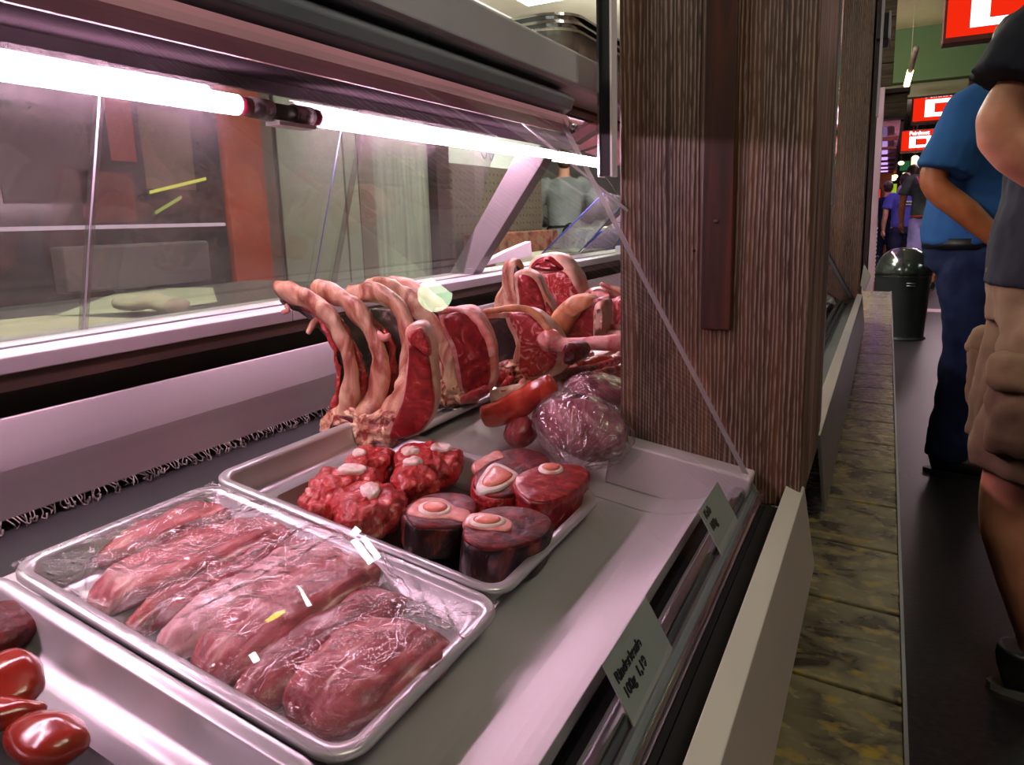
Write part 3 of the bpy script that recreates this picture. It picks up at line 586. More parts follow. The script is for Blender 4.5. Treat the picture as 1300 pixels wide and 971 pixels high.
# ================================================================== RIB RACKS AND CUTS
def fy(px, py, h=0): return pd(px, py, h).y
def tubepx(name, pts, mat, parent, flat=.75, n=12, nz=.002, nf=60, seg=6, zmin=None):
    P = [aty(a, b, y) for a, b, y, r in pts]; R_ = [r for *_, r in pts]
    C = cat(P, seg); RR = []
    for i in range(len(R_)-1): RR += [R_[i]+(R_[i+1]-R_[i])*k/seg for k in range(seg)]
    RR.append(R_[-1]); RR[0] *= .55; RR[-1] *= .6
    if name == 'rib_bone': RR = [r*1.32*(1+.22*noise.noise(V((i*.35, pts[0][0]*.37, 0)))) for i, r in enumerate(RR)]; flat = .6; nz = .0045; nf = 45; n = 16
    return MB().tube(C, [(r, r*flat) for r in RR], n, nz=nz, nf=nf, up=V((.3, 1, .2))).build(name, mat, parent)
def cut(name, pts, y, th, mat, parent, tilt=0., lift=0., scale=1., turn=0., **k):
    """a slice standing upright: its face plane passes the depth y, turned/tilted a little"""
    nrm = V((math.sin(turn), -math.cos(turn)*math.cos(tilt), math.sin(tilt))); c = pts[0]
    P0 = aty(sum(p[0] for p in pts)/len(pts), sum(p[1] for p in pts)/len(pts), y)
    return slab(name, [plane(a, b, P0, nrm) for a, b in pts], nrm, th, mat, parent, lift=lift, scale=scale, **k)
def meatthing(name, label, px, py, group=None):
    return thing(name, label, 'meat', pd(px, py, 0), group)
# --- front rack
r1 = meatthing('rib_rack', 'foremost rack of ribs with three tall curved bones and a dark red cut face', 460, 565)
y = .80
cut('membrane', [(425, 405), (470, 392), (512, 400), (514, 450), (505, 505), (480, 528), (446, 528), (452, 480), (446, 440)], y+.045, .012, M['membrane'], r1, nz=.003)
tubepx('rib_bone', [(352, 368, y, .011), (378, 374, y, .013), (406, 390, y, .013), (430, 420, y, .012), (444, 458, y, .011), (446, 495, y, .012), (438, 525, y, .015), (424, 548, y, .016)], M['bonelong'], r1)
tubepx('rib_bone', [(396, 368, y+.03, .012), (425, 374, y+.03, .015), (452, 392, y+.03, .015), (472, 424, y+.025, .013), (482, 460, y+.02, .014), (478, 500, y+.012, .015), (462, 535, y, .018)], M['bonelong'], r1)
tubepx('rib_bone', [(442, 374, y+.05, .012), (474, 373, y+.05, .014), (502, 386, y+.05, .013), (517, 418, y+.04, .012), (519, 460, y+.03, .013), (510, 500, y+.015, .014), (490, 533, y+.005, .018)], M['bonelong'], r1)
for pts in ([(398, 386, .825, .004), (425, 402, .82, .007), (444, 430, .82, .007), (458, 465, .815, .007), (460, 500, .812, .008), (448, 530, .80, .008)], [(440, 384, .845, .005), (468, 404, .845, .007), (492, 428, .84, .006), (499, 465, .835, .007), (493, 500, .83, .008), (476, 532, .82, .009)],
            [(360, 376, .812, .003), (390, 392, .812, .005), (412, 412, .812, .006), (426, 445, .812, .006), (430, 485, .81, .006), (422, 525, .80, .007)]):
    tubepx('intercostal_meat', pts, M['ragged'], r1, nz=.005, nf=70)
tubepx('rind_edge', [(356, 382, y+.02, .006), (395, 400, y+.02, .007), (428, 440, y+.02, .008), (436, 485, y+.02, .008), (428, 520, y+.02, .008)], M['membrane'], r1)
cut('backbone', [(399, 548), (412, 524), (436, 514), (470, 522), (505, 518), (522, 530), (512, 555), (488, 568), (455, 573), (425, 565)], y-.012, .055, M['rawbone'], r1, tilt=.25, nz=.009, nf=50, dome=.006)
cut('bloody_hollow', [(418, 540), (430, 528), (445, 530), (448, 544), (436, 552), (422, 550)], y-.018, .012, M['leandark'], r1, tilt=.25, nz=.003)
cut('fat_rim', [(514, 418), (530, 410), (543, 420), (549, 445), (552, 480), (552, 515), (543, 540), (525, 555), (500, 560), (486, 553), (499, 530), (512, 490), (517, 450)], y-.002, .04, M['fatpale'], r1, turn=.35, r=.15)
cut('lean', [(520, 438), (533, 448), (542, 458), (547, 486), (549, 514), (541, 537), (522, 551), (497, 556), (499, 540), (512, 505), (518, 470)], y-.008, .04, M['lean'], r1, turn=.35, nz=.001, r=.1, scale=1.05)
cut('lean', [(519, 424), (532, 417), (542, 430), (544, 452), (531, 444), (519, 434)], y-.008, .03, M['ragged'], r1, turn=.35, nz=.0015, r=.1)
tubepx('scrap', [(362, 388, y, .004), (366, 394, y, .004), (358, 396, y, .003)], M['fatpink'], r1)
tubepx('scrap', [(408, 398, y+.01, .004), (398, 412, y+.01, .006), (390, 424, y, .004)], M['bonelong'], r1)
tubepx('scrap', [(455, 400, y+.03, .004), (470, 415, y+.03, .006), (485, 428, y+.02, .006), (496, 426, y+.02, .004)], M['fatpink'], r1)
# --- second rack
r2 = meatthing('rib_rack', 'second rack of ribs standing behind the first, with a broad bright red cut face', 590, 508)
y = 1.0
cut('membrane', [(515, 395), (548, 395), (575, 420), (586, 460), (584, 492), (566, 498), (556, 460), (540, 425)], y+.04, .012, M['membrane'], r2, nz=.003)
tubepx('rib_bone', [(462, 368, y, .012), (490, 364, y, .014), (518, 380, y, .016), (543, 405, y, .014), (562, 438, y, .012), (572, 470, y, .012), (574, 500, y, .016)], M['bonelong'], r2)
tubepx('rib_bone', [(492, 362, y+.06, .012), (522, 366, y+.06, .014), (552, 385, y+.06, .012), (572, 410, y+.05, .010), (585, 440, y+.04, .011), (590, 480, y+.02, .013)], M['fatpink'], r2)
tubepx('rib_bone', [(548, 420, y+.02, .007), (560, 450, y+.02, .008), (560, 480, y+.01, .010)], M['bonelong'], r2)
cut('backbone', [(548, 486), (566, 478), (590, 486), (602, 502), (585, 514), (565, 517), (550, 512)], y-.01, .05, M['rawbone'], r2, tilt=.2, nz=.009)
cut('fat_rim', [(556, 400), (570, 393), (592, 390), (608, 400), (620, 422), (627, 452), (627, 485), (617, 503), (600, 510), (582, 503), (578, 470), (570, 438)], y-.004, .045, M['fatpink'], r2, turn=.3, r=.15)
cut('lean', [(563, 408), (580, 398), (598, 402), (611, 422), (619, 450), (620, 482), (609, 498), (590, 497), (584, 470), (577, 438)], y-.010, .045, M['lean'], r2, turn=.3, nz=.001, r=.1, scale=1.04)
tubepx('fat_band', [(552, 395, y-.02, .005), (580, 393, y-.02, .005), (600, 400, y-.02, .008), (618, 425, y-.02, .008), (626, 455, y-.02, .006)], M['fatpink'], r2)
tubepx('fat_band', [(585, 508, y-.02, .006), (602, 502, y-.02, .009), (620, 492, y-.02, .007)], M['ragged'], r2)
for pts in ([(492, 378, 1.03, .005), (520, 395, 1.03, .007), (545, 420, 1.02, .007), (562, 455, 1.01, .007), (566, 488, 1.0, .008)], [(520, 376, 1.05, .004), (550, 396, 1.05, .006), (568, 420, 1.04, .006), (578, 450, 1.03, .006)]):
    tubepx('intercostal_meat', pts, M['ragged'], r2, nz=.005, nf=70)
# --- third cut with brown rind
r3 = meatthing('bone_in_cut', 'bone-in cut with brown rind arching over a dark hollow, behind the bags', 650, 492)
y = 1.13
cut('dark_hollow', [(608, 402), (640, 396), (662, 404), (664, 440), (655, 475), (630, 470), (626, 430)], y+.03, .02, M['membrane'], r3, nz=.003)
cut('fat_rim', [(640, 398), (668, 394), (690, 410), (706, 430), (712, 455), (702, 478), (675, 484), (652, 478), (654, 440)], y, .05, M['fat'], r3, r=.15)
cut('lean', [(648, 404), (668, 402), (686, 418), (700, 438), (703, 456), (694, 470), (672, 476), (660, 470), (660, 436)], y-.006, .045, M['marble'], r3, nz=.001, r=.1, scale=1.08)
tubepx('rind', [(598, 400, y-.01, .005), (630, 394, y-.01, .006), (662, 391, y-.01, .007), (684, 402, y-.01, .007), (700, 424, y-.01, .006)], M['fatorange'], r3)
tubepx('rind', [(606, 404, y-.0, .004), (632, 400, y-.0, .006), (655, 402, y-.0, .006), (662, 425, y, .007), (656, 460, y, .009)], M['bonelong'], r3)
cut('backbone', [(624, 470), (645, 460), (662, 472), (664, 490), (645, 498), (622, 492)], y-.01, .05, M['rawbone'], r3, nz=.008)
# --- standing steak with cut bone
r4 = meatthing('bone_in_steak', 'upright red steak with a tall sawn bone pointing up at its left', 665, 440)
y = 1.32
cut('bone', [(638, 332), (654, 330), (656, 352), (656, 372), (664, 388), (658, 402), (640, 404), (626, 398), (627, 376), (635, 362), (636, 345)], y, .04, M['bonelong'], r4, nz=.003, r=.35)
cut('dark_hollow', [(654, 338), (660, 350), (664, 372), (656, 374), (651, 355)], y-.006, .012, M['membrane'], r4)
cut('fat_rim', [(652, 348), (668, 343), (684, 352), (692, 370), (702, 388), (707, 408), (700, 426), (686, 436), (668, 426), (656, 402), (655, 375)], y-.01, .05, M['fat'], r4, turn=.25, r=.15)
cut('lean', [(656, 350), (668, 347), (680, 356), (689, 376), (694, 395), (695, 412), (688, 427), (674, 422), (660, 402), (657, 376)], y-.016, .05, M['lean'], r4, turn=.25, nz=.001)
cut('lean', [(692, 384), (700, 396), (703, 410), (698, 424), (694, 428), (697, 410), (694, 396)], y-.016, .03, M['lean'], r4, turn=.25, nz=.001)
# --- round marbled steak
r5 = meatthing('round_steak', 'marbled round steak leaning at the very back, under a cap of pale fat', 705, 410)
y = 1.5
cut('fat_rim', [(668, 342), (674, 328), (690, 321), (708, 324), (722, 338), (732, 356), (737, 378), (730, 392), (712, 404), (696, 402), (684, 384), (674, 362)], y, .06, M['fat'], r5, turn=-.1, r=.2)
cut('lean', [(673, 340), (680, 330), (694, 326), (704, 332), (712, 342), (690, 344)], y-.006, .06, M['lean'], r5, turn=-.1, nz=.001, scale=1.12)
cut('lean', [(672, 347), (690, 348), (712, 346), (722, 358), (730, 376), (724, 390), (708, 398), (696, 394), (686, 376), (678, 360)], y-.006, .05, M['marble'], r5, turn=-.1, nz=.001, scale=1.13)
# --- orange fat piece
r6 = meatthing('fat_covered_cut', 'cut covered with orange aged fat next to a deep red face', 720, 440)
y = 1.25
cut('aged_fat', [(688, 428), (696, 402), (710, 386), (726, 376), (746, 378), (750, 388), (734, 400), (722, 420), (712, 442), (698, 446)], y, .06, M['fatorange'], r6, dome=.004)
cut('lean', [(746, 384), (758, 379), (767, 384), (764, 405), (756, 432), (732, 436), (720, 432), (728, 412), (737, 398)], y+.01, .05, M['lean'], r6, r=.1)
cut('fat_layer', [(754, 386), (766, 382), (768, 404), (764, 428), (752, 434), (752, 408)], y+.002, .05, M['fat'], r6)
# --- pork at far right
r7 = meatthing('pork_loin', 'pink pork loin with a smooth pale fat top, beside the wooden column at the back', 780, 420)
y = 1.5
cut('fat_top', [(734, 378), (744, 366), (760, 362), (778, 366), (786, 376), (776, 388), (756, 386), (742, 384)], y, .07, M['fatpink'], r7, tilt=.3, dome=.008)
cut('lean', [(768, 386), (784, 376), (806, 374), (822, 390), (822, 420), (800, 430), (778, 424), (768, 406)], y-.02, .06, M['marble'], r7, r=.2)
cut('rib_side', [(764, 384), (774, 382), (780, 400), (778, 424), (766, 426), (762, 404)], y-.03, .04, M['fatpink'], r7)
r8 = meatthing('rib_tip', 'thin pink rib lying across the top of the pork by the column', 790, 372)
tubepx('bone', [(762, 361, 1.5, .005), (780, 366, 1.5, .006), (800, 374, 1.5, .008), (820, 378, 1.5, .008)], M['bonelong'], r8)
r9 = meatthing('pork_chop', 'pork chop with a brownish bone edge below the pork loin', 775, 430)
tubepx('meat', [(752, 420, 1.3, .006), (770, 426, 1.28, .014), (795, 430, 1.26, .014), (820, 432, 1.26, .012)], M['bonelong'], r9, flat=.8)
tubepx('fat', [(756, 412, 1.3, .005), (780, 416, 1.29, .008), (815, 422, 1.28, .009)], M['fatpink'], r9)
r10 = meatthing('pork_hock', 'long smooth pink pork hock lying crosswise in front of the chops', 750, 445)
tubepx('hock', [(688, 436, 1.12, .016), (700, 432, 1.12, .020), (716, 438, 1.12, .013), (745, 436, 1.12, .012), (780, 435, 1.12, .014), (830, 432, 1.14, .016)], M['fatpink'], r10, flat=1, nz=.001)
o = cut('meat_chunk', [(712, 446), (720, 436), (734, 440), (738, 454), (728, 462), (714, 460)], 1.04, .04, M['leandark'], None, nz=.004); tag(o, 'small dark red meat chunk in front of the pale hock', 'meat')
# --- trimmings
TR = [('ragged', [(640, 488), (655, 478), (672, 470), (690, 462)], .010, 'reddish trimming running from the fat block towards the hock'),
      ('fatpink', [(660, 470), (664, 482), (662, 496)], .009, 'short pale upright trimming above the orange red piece'),
      ('orangemeat', [(688, 474), (708, 466), (728, 458), (752, 450)], .009, 'thin orange red trimming below the dark chunk'),
      ('fatpink', [(735, 460), (752, 456), (772, 448), (790, 444)], .008, 'pale pink trimming lying just below the hock'),
      ('ragged', [(742, 470), (765, 464), (790, 456), (812, 450)], .011, 'ragged red trimming closest to the column'),
      ('orangemeat', [(740, 464), (756, 458), (776, 456)], .010, 'plump orange red trimming in the middle of the heap'),
      ('leandark', [(700, 482), (715, 474), (735, 472), (756, 470)], .012, 'dark red trimming above the rear plastic bag'),
      ('ragged', [(755, 476), (780, 470), (815, 468)], .011, 'red trimming resting on the rear plastic bag'),
      ('fatpink', [(776, 462), (785, 450), (796, 442), (806, 450)], .006, 'thin curling pale trimming near the column edge'),
      ('fatpink', [(668, 488), (684, 478), (700, 470)], .008, 'pale trimming beside the orange red piece'),
      ('ragged', [(625, 484), (640, 478), (652, 468)], .012, 'red trimming at the left end of the heap'),
      ('fatpink', [(690, 452), (700, 446), (712, 450)], .010, 'pale lump between the rind cut and the dark chunk'),
      ('ragged', [(664, 462), (680, 456), (700, 458), (714, 466)], .012, 'red lump behind the heap of trimmings')]
for mt, pts, r, lb in TR:
    P = [aty(a, b, fy(a, b, .05)) for a, b in pts]; C = cat(P, 6)
    o = MB().tube(C, [(r*(.6+.4*math.sin(math.pi*(.08+.84*i/(len(C)-1)))), r*.8) for i in range(len(C))], 12, nz=.0035, nf=60, up=V((0, 1, .2))).build('meat_trimming', M[mt], None)
    tag(o, lb, 'meat', 'heap of loose trimmings')
# heap core under the trimmings
c = pd(735, 470, .02); o = blob('trimmings_mound', (c.x, c.y+.02, c.z-.002), (.11, .085, .024), M['ragged'], None, rot=DROT, nz=.012, nf=30, seg=48); tag(o, 'mound of small ragged red trimmings under the loose strips', 'meat', kind='stuff')
o = cut('fat_block', [(620, 494), (640, 489), (657, 488), (661, 502), (658, 514), (640, 516), (622, 514), (618, 504)], .97, .05, M['fat'], None, turn=-.2, tilt=.2); tag(o, 'square block of pale pink fat beside the orange red piece', 'fat')
P = [aty(a, b, .93) for a, b in ((613, 528), (635, 524), (660, 512), (682, 497), (704, 484))]; C = cat(P, 6)
rr_ = [.013, .016, .017, .014, .010]; RR = [rr_[min(4, int(i/6))]+(rr_[min(4, int(i/6)+1)]-rr_[min(4, int(i/6))])*(i % 6)/6 for i in range(len(C))]; RR[0] *= .6; RR[-1] *= .6
o = MB().tube(C, [(r*1.25, r*.9) for r in RR], 16, nz=.003, nf=35, up=V((0, 1, .2))).build('orange_red_piece', M['orangemeat'], None); tag(o, 'long glossy orange red piece of meat in front of the fat block', 'meat')
# --- bags
def bag(label, px, py, y, rad, knot, rz=0, seed=0, kn=.03):
    c = aty(px, py, y); t = thing('bagged_meat', label, 'bag of meat', V((c.x, c.y, c.z-rad[2])), 'meat in clear plastic bags')
    Rm = DROT@Matrix.Rotation(rz, 3, 'Z')
    blob('meat', c, tuple(r*.9 for r in rad), M['bagmeat'], t, rot=Rm, nz=.008, nf=18, seg=36)
    # film with folds gathered at the knot
    k = aty(*knot); seg = 144; rings = 48; v = []; dk = (k-c).normalized()
    for i in range(rings+1):
        th = math.pi*i/rings
        for j in range(seg):
            ph = 2*math.pi*j/seg; n_ = V((math.sin(th)*math.cos(ph), math.sin(th)*math.sin(ph), math.cos(th)))
            ax = dk.cross(V((0, 1, 0))).normalized(); ay = dk.cross(ax)
            d = (ax*n_.x+ay*n_.y+dk*n_.z); loc = Rm.transposed()@d
            rr = 1/math.sqrt((loc.x/rad[0])**2+(loc.y/rad[1])**2+(loc.z/rad[2])**2)*1.03
            q = c+d*rr; g = max(0, n_.z)**5; tt = max(0, n_.z+.35)/1.35; fold = 1+(.05*math.sin(ph*19+5*noise.noise(d*4+V((seed, 0, 0))))+.035*math.sin(ph*31+4*noise.noise(d*6+V((seed, 2, 0)))))*tt**1.3+.05*noise.noise(d*3+V((seed, 5, 0)))
            q = c+(q-c)*fold; q = q.lerp(k, g*.8)+noise.noise_vector(q*30)*.002; v.append(q)
    f = [(i*seg+j, i*seg+(j+1) % seg, (i+1)*seg+(j+1) % seg, (i+1)*seg+j) for i in range(rings) for j in range(seg)]
    mk('plastic_film', v, f, M['bagfilm'], t)
    MB().tube([k-dk*.004, k+dk*.006], [.006, .007], 12, nz=.001).build('twisted_end', M['bagfilm'], t)
bag('large clear plastic bag of mauve meat, its gathered end facing the shank slices', 738, 545, .93, (.078, .055, .050), (724, 602, .84), rz=-.1)
bag('rear clear plastic bag of meat lying behind the large bag', 762, 497, 1.08, (.062, .05, .028), (712, 500, 1.05), rz=-.2, seed=3)
c = aty(662, 548, .93); o = blob('wrapped_piece', c, (.024, .03, .024), M['strip'], None, rot=DROT, nz=.005, nf=25); tag(o, 'small bright pink meat piece squeezed beside the large bag', 'meat')
# --- wrapped packs in the far part of the counter
M['packfilm'] = glass('pack_film', '#ffffff', 2.5, haze=.4, hazec='#cfc0cc', hscale=20, bump=1, bscale=30, rough=.06)
for i, (u, yy, mt) in enumerate(((-.10, 1.75, 'ragged'), (-.10, 2.1, 'strip'), (-.11, 2.5, 'stripred'), (-.11, 2.95, 'fatpink'))):
    lb = ['wrapped red meat pack nearest in the gap between the columns', 'second film wrapped pack in the gap between the columns', 'third film wrapped pack in the gap between the columns', 'farthest film wrapped pack in the gap between the columns'][i]
    t = thing('meat_pack', lb, 'meat pack', D(u, yy, 0), 'wrapped packs in the far part of the counter')
    blob('meat', D(u, yy, .032), (.07, .13, .022), M[mt], t, rot=DROT, nz=.006, nf=20, pw=.7)
    blob('film', D(u, yy, .033), (.078, .145, .029), M['packfilm'], t, rot=DROT, nz=.003, nf=30, pw=.55)
t = thing('metal_bowl', 'small shiny metal bowl at the far end of the second glass front', 'bowl', D(-.07, 3.25, 0))
MB().tube([D(-.07, 3.25, .002), D(-.07, 3.25, .01), D(-.07, 3.25, .03), D(-.07, 3.25, .05)], [.03, .05, .065, .07], 28, up=V((0, 1, 0))).build('bowl_wall', M['chrome'], t)
# ================================================================== PRICE CARDS
def textmesh(name, body, size, mat, parent, M4, ext=.0004, bold=0.):
    cu = bpy.data.curves.new(name, 'FONT'); cu.body = body; cu.size = size; cu.extrude = ext; cu.offset = bold; cu.space_line = .95
    o = bpy.data.objects.new(name, cu); COL.objects.link(o); dg = bpy.context.evaluated_depsgraph_get()
    me = bpy.data.meshes.new_from_object(o.evaluated_get(dg)); bpy.data.objects.remove(o)
    me.materials.clear(); me.materials.append(mat); o2 = bpy.data.objects.new(name, me); COL.objects.link(o2)
    if parent: o2.parent = parent; o2.matrix_local = Matrix.Translation(-BASE[parent.name])@M4
    else: o2.matrix_world = M4
    return o2
M['card'] = plain('grey_card', '#9a9c9c', .6, var=.03)
def card(label, tn, tf, bf, zb, lines, sz, off, lean=61):
    a_ = math.radians(lean); nr = V((math.sin(a_), 0, math.cos(a_))); P0 = atz(*bf, zb)
    Tn, Tf, Bf = plane(*tn, P0, nr), plane(*tf, P0, nr), P0; ex = (Tf-Tn).normalized(); dn = Bf-Tf; dn -= ex*dn.dot(ex); L_ = dn.length; dn.normalize(); nr = ex.cross(-dn).normalized()
    t = thing('price_card', label, 'price card', V((Bf.x-.02, (Tn.y+Tf.y)/2, zb-.01)), 'price cards on the front edge of the deck')
    v = [Tn, Tf, Tf+dn*L_, Tn+dn*L_]; cb_ = MB().hexa(v, [q-nr*.0012 for q in v]).build('card', M['card'], t, smooth=False)
    yup = -dn; m4 = Matrix(((ex.x, yup.x, nr.x, 0), (ex.y, yup.y, nr.y, 0), (ex.z, yup.z, nr.z, 0), (0, 0, 0, 1)))
    for i, (s_, ox) in enumerate(lines):
        p = Tn+ex*ox+dn*(off+i*sz*1.15)+nr*.0006; textmesh('lettering', s_, sz, M['ink'], cb_, Matrix.Translation(p)@m4, bold=.0003)
    e_ = Tf+dn*L_-nr*.005-ex*.005; MB().tube([e_-ex*((Tf-Tn).length-.01), e_], .003, 8).build('card_foot', M['black'], t)
card('grey price card in the foreground with two lines of black lettering', (765, 843), (820, 757), (857, 830), .650, [('Rinderkeule', .006), ('100g  1,19', .008)], .0115, .020)
card('smaller grey price card leaning near the column collar', (887, 648), (911, 611), (938, 662), .655, [('Kalb', .008), ('100g', .008)], .013, .014)
# ================================================================== SHOP BEHIND THE GLASS
def vbox(name, mat, x0, x1, y0, y1, z0, z1, parent=None, **k): return MB().box(x0, x1, y0, y1, z0, z1).build(name, mat, parent, smooth=False, **k)
M['orange'] = tex('orange_red_lacquer', [(.3, '#b8431a'), (.7, '#d85c2a')], 3, rough=.4)
M['dkpanel'] = tex('dark_smeared_panel', [(.3, '#1f1a1c'), (.5, '#3a3032'), (.64, '#5b4a4a'), (.76, '#80554c')], 4, (1, 1, 1.6), dist=1.5, rough=.18, coat=.5)
M['door'] = tex('pale_grey_door', [(.3, '#9ea290'), (.7, '#b4b8a6')], 2, rough=.45)
M['stripdoor'] = tex('ribbed_grey_curtain', [(.35, '#8b8f84'), (.55, '#a9ad9f'), (.7, '#bcbfb2')], 26, (1, 1, .04), rough=.4)
M['boardmat'] = plain('cream_board', '#d8d2b4', .6)
M['paper'] = plain('pale_green_paper', '#ccd2b2', .8, var=.04)
M['cloth'] = plain('cream_cloth', '#d8cfb2', .8)
wt = thing('work_table', 'grey worktop with an orange red front behind the sliding glass', 'table', (-1.75, 1.0, 0))
vbox('tabletop', plain('dull_steel_top', '#6d6d66', .45, .4), -2.45, -1.14, -.3, 2.2, .775, .80, wt, bevel=.003)
vbox('front_board', M['orange'], -1.20, -1.16, -.3, 2.2, .1, .774, wt)
vbox('table_leg', M['alu'], -2.4, -2.34, -.2, -.14, 0, .774, wt); vbox('table_leg', M['alu'], -2.4, -2.34, 2.0, 2.06, 0, .774, wt)
vbox('table_leg', M['alu'], -1.3, -1.24, -.2, -.14, 0, .774, wt); vbox('table_leg', M['alu'], -1.3, -1.24, 2.0, 2.06, 0, .774, wt)
zt = .801
q = [atz(*p, zt) for p in ((70, 402), (165, 366), (270, 366), (276, 384), (190, 396))]
o = MB().add(q+[x+V((0, 0, .003)) for x in q], [(4, 3, 2, 1, 0), (5, 6, 7, 8, 9)]+[(i, (i+1) % 5, 5+(i+1) % 5, 5+i) for i in range(5)]).build('paper_sheet', M['paper'], None, smooth=False); tag(o, 'pale paper sheets spread on the worktop behind the glass', 'paper')
q = [atz(*p, zt+.012) for p in ((-60, 440), (-60, 412), (60, 400), (182, 404), (187, 412), (90, 432), (0, 452))]; n = len(q)
o = MB().add([x-V((0, 0, .011)) for x in q]+q, [tuple(range(n-1, -1, -1)), tuple(range(n, 2*n))]+[(i, (i+1) % n, n+(i+1) % n, n+i) for i in range(n)]).build('cutting_board', M['boardmat'], None, smooth=False, bevel=.003); tag(o, 'cream cutting board at the left on the worktop', 'cutting board')
a = atz(156, 384, zt+.03); b = atz(226, 388, zt+.03)
o = MB().tube(cat([a, (a+b)/2+V((0, 0, .004)), b], 8), [(.035, .02)]*17, 14, nz=.012, nf=12).build('folded_cloth', M['cloth'], None); tag(o, 'rolled cream cloth lying on the pale paper', 'cloth')
# dark panel with orange surround, doors, post
dp = thing('dark_cabinet', 'large dark smeared glass fronted cabinet behind the worktop', 'cabinet', (-2.6, 1.0, 0))
yo0 = atx(277, 150, -2.5).y; yo1 = atx(335, 250, -2.5).y; yo2 = atx(352, 250, -2.5).y
vbox('cabinet_body', M['plankdark'], -3.0, -2.51, -.9, yo0-.01, 0, 2.2, dp); vbox('dark_glass', M['dkpanel'], -2.509, -2.50, -.9, yo0-.012, .80, 2.15, dp)
vbox('bottom_rail', M['orange'], -2.505, -2.48, -.9, yo0-.012, .70, .795, dp)
for i, (px, py, c, w_, h_) in enumerate(((155, 165, '#9a4a3c', .10, .22), (215, 190, '#7c6450', .22, .3), (140, 250, '#6d2f2a', .2, .18), (60, 200, '#4a3434', .3, .3))):
    c0 = atx(px, py, -2.49); vbox('reflection_panel', plain('dim_reflection_%d' % i, c, .3), -2.4995, -2.497, c0.y-w_/2, c0.y+w_/2, c0.z-h_/2, c0.z+h_/2, dp)  # dim coloured panels stand in for smeared reflections in the dark glass
for px, py, l, c in ((228, 237, .26, '#e8e060'), (215, 262, .12, '#a8b050')):
    c0 = atx(px, py, -2.49); MB().hexa([V((-2.49, c0.y-l/2, c0.z-.03)), V((-2.49, c0.y+l/2, c0.z+.03)), V((-2.49, c0.y+l/2, c0.z+.042)), V((-2.49, c0.y-l/2, c0.z-.018))], [V((-2.496, c0.y-l/2, c0.z-.03)), V((-2.496, c0.y+l/2, c0.z+.03)), V((-2.496, c0.y+l/2, c0.z+.042)), V((-2.496, c0.y-l/2, c0.z-.018))]).build('reflected_strip', emit('yellow_reflection', c, 1.2), dp, smooth=False)  # glowing strips stand in for yellow reflections in the glass, no lamps
ra = atx(0, 292, -2.45); rb_ = atx(285, 284, -2.45); MB().tube([V((-2.45, ra.y, (ra.z+rb_.z)/2)), V((-2.45, rb_.y, (ra.z+rb_.z)/2))], .007, 8).build('reflected_light_strip', emit('pink_reflection', '#f0c8e0', 1.0), dp)  # glowing rod stands in for a pink reflection along the glass
c0 = atx(185, 330, -2.4); vbox('grey_drawer', plain('grey_drawer', '#75686e', .4), -2.5, -2.42, c0.y-.28, c0.y+.3, .82, c0.z+.06, dp, bevel=.01)
op = vbox('orange_post', M['orange'], -2.6, -2.48, yo0, yo1, 0, 2.7, None, bevel=.004); tag(op, 'tall orange red post between the dark cabinet and the pale doors', 'post')
bp_ = vbox('green_edge_trim', plain('brown_edge', '#806a5c', .5), -2.6, -2.5, yo1+.004, yo2, 0, 2.7, None); tag(bp_, 'narrow brown board right of the orange red post', 'board')
X3 = -2.9
def yx(px): return atx(px, 250, X3).y
cabd = thing('tall_cupboard', 'tall pale grey green cupboard behind the counter, right of the orange post', 'cupboard', (X3-.2, yx(410), 0))
vbox('cupboard_body', M['door'], -3.09, X3-.02, yx(356), yx(477), 0, 2.5, cabd); vbox('door', M['door'], X3-.019, X3, yx(357), yx(438), .1, 2.48, cabd, bevel=.004); vbox('door', M['door'], X3-.019, X3, yx(440), yx(456), .1, 2.48, cabd, bevel=.004)
vbox('brown_stile', plain('brown_stile', '#7d6f60', .5), X3-.019, X3, yx(457), yx(476), .1, 2.48, cabd)
o = vbox('ribbed_curtain', M['stripdoor'], X3-.12, X3-.05, yx(479), yx(552), 0.05, 2.5, None); tag(o, 'ribbed translucent grey strip curtain beside the tall cupboard', 'curtain')
o = vbox('brown_post', plain('dark_maroon_post', '#3d2323', .5), X3-.1, X3+.02, yx(553), yx(569), 0, 2.7, None); tag(o, 'dark maroon post between strip curtain and perforated panel', 'post')
pp = thing('perforated_panel', 'perforated brown metal panel with a white notice strip on top', 'panel', (X3, yx(610), .6))
def perf():
    m, nt = newmat('perforated_metal'); L = nt.links.new; o = N(nt, 'ShaderNodeOutputMaterial'); p = N(nt, 'ShaderNodeBsdfPrincipled', Roughness=.4, Metallic=.3); L(p.outputs[0], o.inputs[0])
    vec = coords(nt, (1, 1, 1)); v = N(nt, 'ShaderNodeTexVoronoi', Scale=15); v.inputs['Randomness'].default_value = 0; L(vec, v.inputs['Vector'])
    L(ramp(nt, v.outputs['Distance'], [(.30, '#17110e'), (.36, '#6e6355')]), p.inputs['Base Color']); return m
zt_ = atx(600, 210, X3).z
vbox('perforated_sheet', perf(), X3-.04, X3-.02, yx(573), yx(690), .0, zt_, pp); vbox('notice_board', M['white'], X3-.045, X3-.02, yx(573), yx(690), zt_+.003, zt_+.40, pp, bevel=.002)
c0 = atx(622, 197, X3); MB().tube(cat([V((X3-.018, c0.y-.12, c0.z+.02)), V((X3-.018, c0.y-.05, c0.z-.03)), V((X3-.018, c0.y, c0.z+.04)), V((X3-.018, c0.y+.05, c0.z-.04)), V((X3-.018, c0.y+.10, c0.z+.02))], 8), .005, 6).build('scribble', plain('blue_ink', '#5a5a8a', .5), pp)
